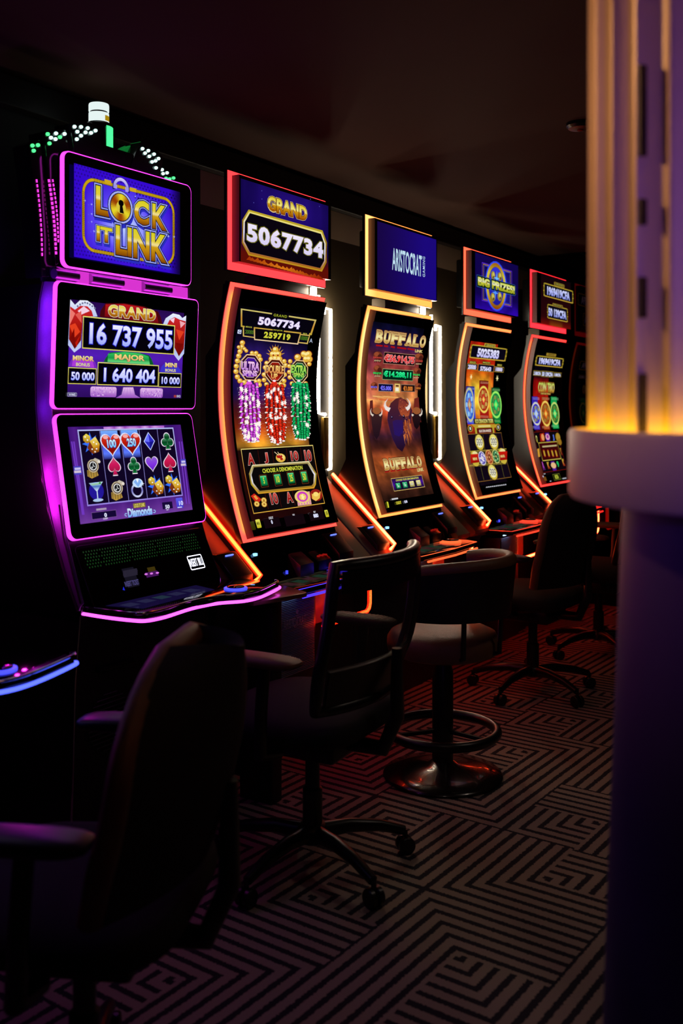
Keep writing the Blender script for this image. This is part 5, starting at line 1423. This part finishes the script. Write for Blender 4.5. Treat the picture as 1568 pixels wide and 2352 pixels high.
def tower(loc, label, pink, edge, rim_strength):
    t = thing('slot_machine', (loc[0] + TORG[0], loc[1] + TORG[1], 0), label, 'slot machine', 'three-screen slot machines with a lit crest')
    B = lambda mb, name, mats, par=t, sm=35, lab=None: mb.build(name, mats, par, TORG, sm, lab)
    kx = '%d_%d_%d' % pink
    M_RIM = glow('rim_light_' + kx, pink, rim_strength)
    M_EL = glow('deck_rim_%d_%d_%d' % edge, edge, 2.6)
    # displays: glass slabs with glowing acrylic edges
    def slab(name, bp, xa, xb, r, art):
        (ya, za), (yb, zb) = bp
        L = math.hypot(yb - ya, zb - za); ny, nz = (zb - za) / L, -(yb - ya) / L
        P = lambda x, s, n: (x, ya + (yb - ya) * s / L + ny * n, za + (zb - za) * s / L + nz * n)
        O = rrect(xa, xb, 0, L, r, 6); I = rrect(xa + .0035, xb - .0035, .0035, L - .0035, r - .002, 6)
        n = len(O)
        mb = MB()
        mb.add([P(*p, 0) for p in O] + [P(*p, TH_SLAB - .002) for p in O] + [P(*p, TH_SLAB) for p in I],
               [(i, (i + 1) % n, n + (i + 1) % n, n + i) for i in range(n)] + [(n + i, n + (i + 1) % n, 2 * n + (i + 1) % n, 2 * n + i) for i in range(n)], 0)
        d = B(MB().add([P(*p, TH_SLAB) for p in I] + [P(*p, .001) for p in I], [tuple(range(n)), tuple(range(2 * n - 1, n - 1, -1))] + [(i, n + i, n + (i + 1) % n, (i + 1) % n) for i in range(n)]), name, M_GLASS, sm=20)
        mb.build('edge_light', M_RIM, d, TORG, 30)
        a = art(); a.build('screen_picture', 1.0, d, TORG)
        return d
    slab('topper_display', [(2.439, 2.221), (2.439, 1.850)], .030, .643, .026, art_lock)
    slab('middle_display', MID_B, .0, .682, .022, art_jackpots)
    slab('lower_display', LOW_B, .0, .652, .026, art_reels)
    # bodies
    body = [(2.45, 1.80), (2.468, 1.39), (2.388, .985), (2.318, .79), (2.33, .755), (2.72, .755), (2.72, 1.80)]
    B(MB().prism(body, 'x', .012, .66, bev=.0), 'cabinet', M_BLACK, sm=20)
    lower = [(2.325, .756), (2.345, .70), (2.36, .40), (2.37, .0), (2.72, .0), (2.72, .756)]
    lo = B(MB().prism(lower, 'x', .015, .65), 'base', M_SATIN, sm=20)
    B(MB().box(.06, .62, 2.441, 2.60, 1.86, 2.21, bev=.015), 'topper_housing', M_BLACK)
    # side panel with trim
    tr = [T_x(*p) for p in ((97, 646), (88, 690), (83, 760), (80, 850), (80, 940), (87, 1030), (100, 1120), (114, 1190), (130, 1255), (150, 1325), (178, 1405))]
    fr_ = [(2.437, 1.80), (2.441, 1.70), (2.446, 1.60), (2.450, 1.50), (2.453, 1.40), (2.445, 1.31), (2.424, 1.20), (2.405, 1.10), (2.386, 1.0), (2.345, .89), (2.31, .80)]
    G = [[(.010 - .012 * math.sin(PI * j / 5) ** .6 * .5, a[0] + (b[0] - a[0]) * j / 5, a[1] + (b[1] - a[1]) * j / 5) for j in range(6)] for a, b in zip(fr_, tr)]
    sp = B(MB().sheet(G, .004), 'side_panel', M_SPARK, sm=50)
    MB().tube([(.0, y, z) for y, z in tr], .0035, n=8).build('side_trim', M_CHROME, sp, TORG)
    MB().tube([(.0, y + .004, z) for y, z in fr_[7:]], .003, n=8).build('side_trim', M_CHROME, sp, TORG)
    for z, y, e in ((1.73, 2.468, .30), (1.665, 2.475, .22), (1.59, 2.478, .16), (1.40, 2.48, .12), (1.18, 2.475, .45), (1.09, 2.45, .5)):
        l = bpy.data.lights.new('side_led', 'POINT'); l.energy = e; l.color = lin((pink[0] * .55, 30, 255)) if z > 1.2 else lin((255, 40, 230)); l.shadow_soft_size = .008
        o = bpy.data.objects.new('side_led', l); COL.objects.link(o); o.parent = t
        o.location = (-.045 - TORG[0], y - TORG[1], z)
    # hinge bar between topper and middle display
    hb = B(MB().box(.02, .66, 2.445, 2.52, 1.803, 1.852, bev=.004), 'hinge_bar', mat('hinge_metal', (150, 130, 160), 0.25, metal=.8))
    for xa, xb in ((.005, .10), (.155, .30), (.40, .54)):
        MB().tube([(xa, 2.438, 1.826), (xb, 2.438, 1.826)], .016, n=16).build('hinge', mat('hinge_satin', (185, 165, 195), 0.28, metal=.7), hb, TORG)
    M_HL = glow('hinge_glow_' + kx, (245, 60, 235), .75)
    for xa, xb in ((.102, .153), (.302, .398), (.542, .64)):
        MB().box(xa, xb, 2.438, 2.446, 1.808, 1.846, bev=.002).build('hinge_light', M_HL, hb, TORG, 0)
    # console with speaker grille and slots
    (ya, za), (yb, zb) = CONS
    L = math.hypot(yb - ya, zb - za); ny, nz = (zb - za) / L, -(yb - ya) / L
    P = lambda x, s, n: (x, ya + (yb - ya) * s / L + ny * n, za + (zb - za) * s / L + nz * n)
    O = rrect(.035, .652, 0, L + .01, .018, 5); n = len(O)
    cs = B(MB().add([P(*p, .001) for p in O] + [P(*p, -.02) for p in O], [tuple(range(n)), tuple(range(2 * n - 1, n - 1, -1))] + [(i, n + i, n + (i + 1) % n, (i + 1) % n) for i in range(n)]), 'console', M_GLASS, sm=20)
    rim = MB(); rim.tube([P(*p, .002) for p in O], 0.0014, n=6, closed=True); rim.build('console_trim', M_CHROME, cs, TORG)
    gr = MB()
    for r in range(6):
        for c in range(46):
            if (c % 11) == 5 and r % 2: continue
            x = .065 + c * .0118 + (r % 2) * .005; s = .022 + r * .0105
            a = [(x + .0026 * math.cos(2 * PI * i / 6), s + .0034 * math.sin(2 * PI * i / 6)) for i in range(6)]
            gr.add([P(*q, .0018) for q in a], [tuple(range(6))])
    gr.build('speaker_grille', glow('grille_green_reflection', (24, 74, 28), .55), cs, TORG, 0)  # green reflection on the dots, put in as a weak emission
    art_console().build('bill_sign', 2.6, cs, TORG); art_slots().build('slot_legends', 1.0, cs, TORG)
    # deck
    front = [(178, 1407), (240, 1417), (300, 1424), (335, 1425), (380, 1416), (440, 1397), (500, 1385), (560, 1380), (600, 1370), (640, 1350)]
    F2 = [T_z(*p, .765) for p in front]
    tip = (F2[-1][0] + .012, F2[-1][1] + .04)
    plan = F2 + [tip, (tip[0] - .012, tip[1] + .07), (.71, 2.235), (.655, 2.258), (.655, 2.36), (.015, 2.36)]
    deck = B(MB().prism(plan, 'z', .757, .784, bev=.007, seg=3), 'button_deck', M_GLASS, sm=30)
    path = [Vector((p[0], p[1] - .002, .764)) for p in F2] + [Vector((tip[0] + .002, tip[1] - .02, .764))]
    # smooth the run of the light
    sm_ = []
    for i in range(len(path) - 1):
        p0, p1, p2, p3 = path[max(0, i - 1)], path[i], path[i + 1], path[min(len(path) - 1, i + 2)]
        for k in range(5):
            q = k / 5
            sm_.append(.5 * ((2 * p1) + (p2 - p0) * q + (2 * p0 - 5 * p1 + 4 * p2 - p3) * q * q + (3 * p1 - p0 - 3 * p2 + p3) * q ** 3))
    sm_.append(path[-1])
    MB().tube(sm_, .0052, n=8).build('deck_edge_light', M_EL, deck, TORG)
    MB().tube([(q.x, q.y + .008, .786) for q in sm_], .004, n=8).build('deck_chrome', M_CHROME, deck, TORG)
    A = Art([(2.28, .7852), (2.10, .7852)], TX, 0.0, lift0=.0003, dl=.00005)
    A.emit([(.07, .0), (.50, .0), (.47, .11), (.10, .13)], [(0, 1, 2, 3)], (18, 12, 50))
    for i in range(5): A.emit([(.10 + .072 * i, .03), (.15 + .072 * i, .03), (.15 + .072 * i, .075), (.10 + .072 * i, .075)], [(0, 1, 2, 3)], (34, 34, 66) if i != 2 else (30, 46, 60))
    A.build('deck_picture', 1.0, deck, TORG)
    cx, cy = T_z(541, 1353, .785)
    MB().lathe([(.040, .0), (.040, .006), (.035, .008), (.031, .008)], (cx, cy, .7845), n=36).build('spin_button_ring', glow('spin_blue', (64, 70, 255), 1.8), deck, TORG)
    MB().lathe([(.031, .006), (.030, .011), (.022, .014), (0, .015)], (cx, cy, .7845), n=36).build('spin_button', M_GLASS, deck, TORG)
    # base furniture
    MB().box(.10, .26, 2.335, 2.36, .56, .575, bev=.004).build('base_ledge', M_BLACK, lo, TORG)
    sgr = MB()
    for i in range(13):
        z = .30 + i * .015; h = math.sqrt(max(0, .095 ** 2 - (z - .39) ** 2))
        if h > .01: sgr.tube([(.16 - h, 2.352, z), (.16 + h, 2.352, z)], .003, n=6)
    sgr.build('base_speaker', M_NYLON, lo, TORG)
    MB().tube([(.012, 2.33, .755), (.012, 2.352, .55), (.012, 2.37, .02)], .004, n=8).build('base_trim', M_CHROME, lo, TORG)
    # crest of fanned blades studded with bulbs
    M_BLADE = mat('crest_black', (26, 24, 28), 0.14, noise_amt=.1, coat=.5)
    M_BULBW = glow('bulb_white', (205, 250, 240), 1.7); M_BULBG = glow('bulb_green', (80, 255, 140), 1.6)
    Z = lambda x, y: (60 + x / 4.3556, 220 + y / 4.3556)
    cr = B(MB().prism([T_y(232, 330, 2.46), T_y(302, 352, 2.46), T_y(372, 400, 2.46), T_y(400, 440, 2.46), T_y(200, 420, 2.46), T_y(140, 350, 2.46), T_y(232, 352, 2.46)], 'y', 2.46, 2.56, bev=.003), 'crest', M_BLADE)
    blades = [
        (2.475, [(65, 331), (82, 323), (98, 321), (104, 345), (112, 420), (131, 560), (133, 637), (95, 636), (89, 540), (75, 400)], [(70, 497), (125, 492), (82, 548)]),
        (2.465, [(102, 302), (125, 297), (158, 298), (164, 330), (166, 350), (150, 350), (134, 352), (131, 420), (142, 600), (128, 610), (112, 420)], [(222, 382), (305, 375), (390, 380), (255, 418), (345, 412), (300, 432), (240, 475)]),
        (2.455, [(161, 283), (180, 279), (205, 280), (229, 287), (236, 372), (236, 390), (176, 370), (170, 345)], [(490, 308), (555, 310), (622, 322), (518, 358), (600, 365), (700, 347), (655, 370), (555, 398), (513, 433)]),
        (2.455, [(324, 326), (346, 332), (362, 345), (375, 362), (372, 385), (365, 405), (300, 385), (312, 350)], [(1170, 528), (1228, 548), (1195, 573), (1285, 583), (1238, 605), (1330, 627), (1300, 650), (1265, 660), (1305, 720)]),
        (2.465, [(370, 384), (388, 390), (400, 403), (404, 411), (400, 424), (366, 412)], [(1365, 738), (1415, 770), (1375, 778), (1405, 825), (1440, 832), (1480, 822)]),
    ]
    k = 0
    for bi, (y, poly, bulbs) in enumerate(blades):
        b = B(MB().prism([T_y(u, v, y) for u, v in poly], 'y', y, y + .075, bev=.0025), 'crest_blade', M_BLADE)
        for bx, bz in bulbs:
            px = Z(bx, bz); c = T_y(px[0], px[1], y - .006)
            M = Matrix.Translation((c[0], y - .003, c[1])) @ Matrix.Rotation(PI / 2, 4, 'X')
            mb = MB(); bm = bmesh.new()
            bmesh.ops.create_uvsphere(bm, u_segments=12, v_segments=8, radius=.0058)
            for q in bm.verts: q.co.z *= 1.3
            mb.bm(bm, 0, M)
            green = (bi == 0) or (bi == 1 and bx < 350 and k % 2) or (bi == 4 and bz > 800)
            mb.build('bulb', M_BULBG if green else M_BULBW, b, TORG, 60); k += 1
    gp = B(MB().prism([T_y(u, v, 2.50) for u, v in ((281, 344), (300, 334), (324, 325), (316, 372), (300, 362))], 'y', 2.50, 2.55, bev=.003), 'green_wedge', mat('green_acrylic', (60, 170, 90), 0.15, emit=(20, 140, 60), strength=.45))
    # dashed LED runs down the side fins
    M_DASH = glow('dash_' + kx, (255, 60, 225), 1.5)
    for (u0, v0, u1, v1, y, nn, ww) in ((84, 412, 97, 592, 2.472, 16, .0022), (112, 412, 129, 588, 2.462, 17, .0035), (121, 412, 134, 560, 2.460, 15, .0022)):
        d = MB()
        for i in range(nn):
            f0, f1 = i / nn, (i + .62) / nn
            bow = lambda f: 3.0 * math.sin(PI * f)
            a = T_y(u0 + (u1 - u0) * f0 + bow(f0), v0 + (v1 - v0) * f0, y); c = T_y(u0 + (u1 - u0) * f1 + bow(f1), v0 + (v1 - v0) * f1, y)
            d.tube([(a[0], y, a[1]), (c[0], y, c[1])], ww, n=6)
        B(d, 'dash_lights', M_DASH)
    # signal lamp
    cx, cz = T_y(227, 290, 2.53)
    zt = T_y(227, 240, 2.53)[1]; z1 = T_y(227, 260, 2.53)[1]; z0 = T_y(227, 283, 2.53)[1]; zl0 = T_y(240, 345, 2.53)[1]
    M_CW = glow('candle_white', (225, 240, 238), 1.05); M_CG = glow('candle_green', (70, 250, 140), 1.5)
    c0 = (cx, 2.53, 0)
    sg = B(MB().lathe([(.046, zl0), (.046, zl0 + .004), (.044, z0 - .014), (.040, z0 - .006), (.036, z0 - .002), (.036, z0)], c0, n=36), 'signal_lamp', M_BLADE)
    MB().lathe([(.034, z0), (.0345, z0 + .004), (.0345, z1 - .005), (.034, z1 - .002), (.0, z1 - .002)], c0, n=36).build('white_lens', M_CW, sg, TORG)
    MB().lathe([(.030, z1 - .002), (.030, z1 + .004)], c0, n=36).build('lamp_band', M_BLADE, sg, TORG)
    MB().lathe([(.034, z1 + .004), (.0345, z1 + .006), (.0345, zt - .005), (.033, zt), (.0, zt + .001)], c0, n=36).build('white_lens', M_CW, sg, TORG)
    a0 = math.radians(262)
    mb = MB()
    mb.add([(cx + .0352 * math.cos(a0 + .75 * i / 6), 2.53 + .0352 * math.sin(a0 + .75 * i / 6), z0 + zz) for zz in (.004, .022) for i in range(7)], [(i, i + 1, i + 8, i + 7) for i in range(6)])
    mb.build('yellow_sticker', mat('sticker', (225, 190, 40), 0.5, emit=(225, 180, 20), strength=.5), sg, TORG)
    a0, a1 = math.radians(258), math.radians(330)
    mb = MB()
    N_ = 12
    mb.add([(cx + .0475 * math.cos(a0 + (a1 - a0) * i / N_), 2.53 + .0475 * math.sin(a0 + (a1 - a0) * i / N_), zl0 + (z0 - .016 - zl0) * j / 4) for j in range(5) for i in range(N_ + 1)],
           [(j * (N_ + 1) + i, j * (N_ + 1) + i + 1, (j + 1) * (N_ + 1) + i + 1, (j + 1) * (N_ + 1) + i) for j in range(4) for i in range(N_)])
    mb.build('green_lens', M_CG, sg, TORG)
    return t

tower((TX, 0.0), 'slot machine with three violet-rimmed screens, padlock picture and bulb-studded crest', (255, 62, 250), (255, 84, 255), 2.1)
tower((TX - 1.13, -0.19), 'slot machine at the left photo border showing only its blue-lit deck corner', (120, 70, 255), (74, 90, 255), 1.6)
# ------------------------------------------------------------------ seating
def mesh_weave():
    m = bpy.data.materials.new('open_mesh')
    m.use_nodes = True
    N, L = m.node_tree.nodes, m.node_tree.links
    b = N['Principled BSDF']
    b.inputs['Base Color'].default_value = (.02, .019, .02, 1); b.inputs['Roughness'].default_value = .6
    tc = N.new('ShaderNodeTexCoord')
    mp = N.new('ShaderNodeMapping'); mp.inputs['Scale'].default_value = (230, 1, 230)
    L.new(tc.outputs['Object'], mp.inputs['Vector'])
    s = N.new('ShaderNodeSeparateXYZ'); L.new(mp.outputs[0], s.inputs[0])
    def M(op, a, c):
        q = N.new('ShaderNodeMath'); q.operation = op
        for i, z in enumerate((a, c)):
            if isinstance(z, (int, float)): q.inputs[i].default_value = z
            elif z is not None: L.new(z, q.inputs[i])
        return q.outputs[0]
    fx = M('FRACT', s.outputs['X'], None); fz = M('FRACT', s.outputs['Z'], None)
    hole = M('MULTIPLY', M('GREATER_THAN', fx, .3), M('GREATER_THAN', fz, .3))
    L.new(M('SUBTRACT', 1.0, hole), b.inputs['Alpha'])
    return m
M_MESH = mesh_weave()

def office_chair(loc, rz, label, back='mesh', tall=.96, arm=True, wide=.29, base_turn=0.3, kit=None):
    """origin on the floor under the seat; the sitter faces +y"""
    t = thing('office_chair', (loc[0], loc[1], 0), label, 'chair', 'swivel chairs in front of the machines', rz)
    B = lambda mb, name, mats, par=t, sm=50: mb.build(name, mats, par, (0, 0, 0), sm)
    def dome(x, y, z):
        return (x, y, z + (.012 if z > 0 else 0) * (1 - (x / .26) ** 2) - .02 * max(0, y / .25) ** 2)
    seat = B(MB().cushion(0, .02, .475, .255, .25, .055, pw=4.5, fn=dome), 'seat', M_FABRIC)
    B(MB().box(-.11, .11, -.13, .11, .36, .43, bev=.012), 'tilt_mechanism', M_NYLON)
    # backrest
    def bp(u, z):     # u -1..1 across, z height
        f = (z - .56) / (tall - .56)
        hw = wide * (1 - .10 * f ** 3) * (.86 + .14 * min(1, f * 4))
        y = -.225 - .07 * f - .05 * math.sin(PI * min(1, f)) * .4 + .075 * u * u
        return (u * hw, y, z)
    n = 12
    if back == 'mesh':
        G = [[bp(-1 + 2 * j / 14, .57 + (tall - .575) * i / n) for j in range(15)] for i in range(n + 1)]
        B(MB().sheet(G, .003), 'backrest_mesh', M_MESH)
        ring = [bp(-1 + 2 * j / 12, tall) for j in range(13)] + [bp(1, tall - (tall - .56) * i / 10) for i in range(1, 11)] + [bp(1 - 2 * j / 12, .56) for j in range(1, 13)] + [bp(-1, .56 + (tall - .56) * i / 10) for i in range(1, 10)]
        B(MB().tube(ring, .021, n=10, closed=True, flat=.8), 'backrest_frame', M_NYLON)
        B(MB().sheet([[(x, y - .012, z) for x, y, z in [bp(-.94 + 1.88 * j / 12, tall - .075 + .06 * i / 3) for j in range(13)]] for i in range(4)], .010), 'headband', M_NYLON)
        B(MB().sheet([[bp(-.9 + 1.8 * j / 12, .57 + .11 * i / 3) for j in range(13)] for i in range(4)], .016), 'lumbar_pad', M_NYLON)
    else:
        def bq(u, z):
            f = (z - .56) / (tall - .56)
            k = math.sqrt(max(0.02, 1 - max(0, (f - .55) / .47) ** 2.4))
            x, y, zz = bp(u, z)
            return (x * k, y - .10 * 0 + .03 * u * u, zz)
        G = [[bq(-1 + 2 * j / 14, .56 + (tall - .56) * i / 16) for j in range(15)] for i in range(17)]
        B(MB().sheet(G, .035), 'backrest', M_FABRIC)
        ring = [bq(-1, .56 + (tall - .56) * i / 16) for i in range(17)] + [bq(1, tall - (tall - .56) * i / 16) for i in range(17)]
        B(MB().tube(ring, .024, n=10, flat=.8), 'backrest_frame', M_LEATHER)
    B(MB().tube([(0, -.10, .395), (0, -.24, .40), (0, -.285, .50), (0, -.285, .70)], [.022, .024, .022, .016], n=10), 'back_bracket', M_NYLON)
    # arms
    if arm:
        for s in (-1, 1):
            a = B(MB().tube([(s * .20, .0, .41), (s * .295, .0, .43), (s * .305, -.01, .55), (s * .305, -.02, .685)], [.02, .02, .018, .018], n=10), 'arm_post', M_NYLON)
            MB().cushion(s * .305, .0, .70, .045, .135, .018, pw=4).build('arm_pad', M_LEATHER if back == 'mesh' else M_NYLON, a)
    # gas lift and five-star base
    B(MB().lathe([(.030, .11), (.030, .24), (.022, .245), (.022, .37)], n=24), 'gas_lift', M_NYLON)
    B(MB().lathe([(.03, .075), (.05, .085), (.05, .12), (.035, .135)], n=24), 'base_hub', M_NYLON)
    for i in range(5):
        a = base_turn + 2 * PI * i / 5
        d = Vector((math.cos(a), math.sin(a), 0))
        lg = B(MB().tube([d * .03 + Vector((0, 0, .108)), d * .12 + Vector((0, 0, .112)), d * .22 + Vector((0, 0, .098)), d * .30 + Vector((0, 0, .072))], [.026, .022, .018, .015], n=10), 'base_leg', M_NYLON)
        c = d * .305
        nrm = Vector((-d.y, d.x, 0))
        mb = MB()
        for s in (-1, 1):
            R = Matrix.Translation(c + nrm * s * .014 + Vector((0, 0, .027))) @ Vector((0, 0, 1)).rotation_difference(nrm).to_matrix().to_4x4()
            bm = bmesh.new()
            bmesh.ops.create_cone(bm, cap_ends=True, segments=20, radius1=.027, radius2=.027, depth=.018)
            bmesh.ops.bevel(bm, geom=[e for e in bm.edges if len(e.link_faces) == 2 and e.calc_face_angle() > 1], offset=.003, segments=1, affect='EDGES')
            mb.bm(bm, 0, R)
        mb.tube([c + Vector((0, 0, .03)), c + Vector((0, 0, .075))], .008, n=8)
        mb.build('caster', M_NYLON, lg)
    return t

office_chair((1.357, 1.44), math.radians(25), 'dark chair with rounded solid back, nearest the camera on the left', back='solid', tall=.955, wide=.32, base_turn=.2)
office_chair((2.53, 1.70), math.radians(4), 'mesh-backed black swivel chair before the violet-rimmed slot machine', back='mesh', tall=.97, wide=.29, base_turn=-2.02)
office_chair((4.68, 1.83), math.radians(-4), 'dark swivel chair behind the round black stool', back='solid', tall=.97, wide=.28, base_turn=.55)
office_chair((5.62, 1.80), math.radians(3), 'farthest dark swivel chair, half hidden by the fluted pillar', back='mesh', tall=.97, wide=.28, base_turn=.1)

def stool(loc, label):
    t = thing('bar_stool', (loc[0], loc[1], 0), label, 'stool')
    B = lambda mb, name, mats, par=t, sm=50: mb.build(name, mats, par, (0, 0, 0), sm)
    B(MB().lathe([(.225, .0), (.228, .008), (.222, .016), (.16, .026), (.06, .045), (.04, .06)], n=56), 'floor_plate', mat('plate_enamel', (26, 24, 25), .22, coat=.4))
    B(MB().lathe([(.040, .05), (.040, .40), (.034, .42), (.034, .47)], n=32), 'pedestal', M_NYLON)
    fr_ = B(MB().tube([(.205 * math.cos(2 * PI * i / 48), .205 * math.sin(2 * PI * i / 48), .175) for i in range(48)], .019, n=12, closed=True), 'foot_ring', M_NYLON)
    sp = MB()
    for i in range(3):
        a = 2 * PI * i / 3 + .4
        sp.tube([(.03 * math.cos(a), .03 * math.sin(a), .175), (.2 * math.cos(a), .2 * math.sin(a), .175)], .009, n=8)
    sp.build('ring_spokes', M_NYLON, fr_)
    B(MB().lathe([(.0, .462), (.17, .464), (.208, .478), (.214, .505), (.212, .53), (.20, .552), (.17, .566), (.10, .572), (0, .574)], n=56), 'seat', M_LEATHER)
    # low wrap-around back
    def q(a, z, r): return (r * math.cos(a), r * math.sin(a), z)
    a0, a1 = math.radians(178), math.radians(362)
    G = []
    for i in range(7):
        z = .635 + .195 * i / 6
        G.append([q(a0 + (a1 - a0) * j / 36, z - .03 * abs(j / 18 - 1) ** 3 * (i / 6), .235 + .02 * i / 6) for j in range(37)])
    bk = B(MB().sheet(G, .045), 'wrap_back', M_NYLON)
    MB().tube([(p[0], p[1], p[2] + .004) for p in G[-1]], .0245, n=12).build('back_roll', M_LEATHER, bk)
    for a in (math.radians(225), math.radians(270), math.radians(315)):
        B(MB().tube([q(a, .48, .17), q(a, .50, .232), q(a, .66, .240)], .010, n=8), 'back_support', M_NYLON)
    return t
stool((3.42, 1.70), 'round black pedestal stool with low wrap-around back and foot ring')
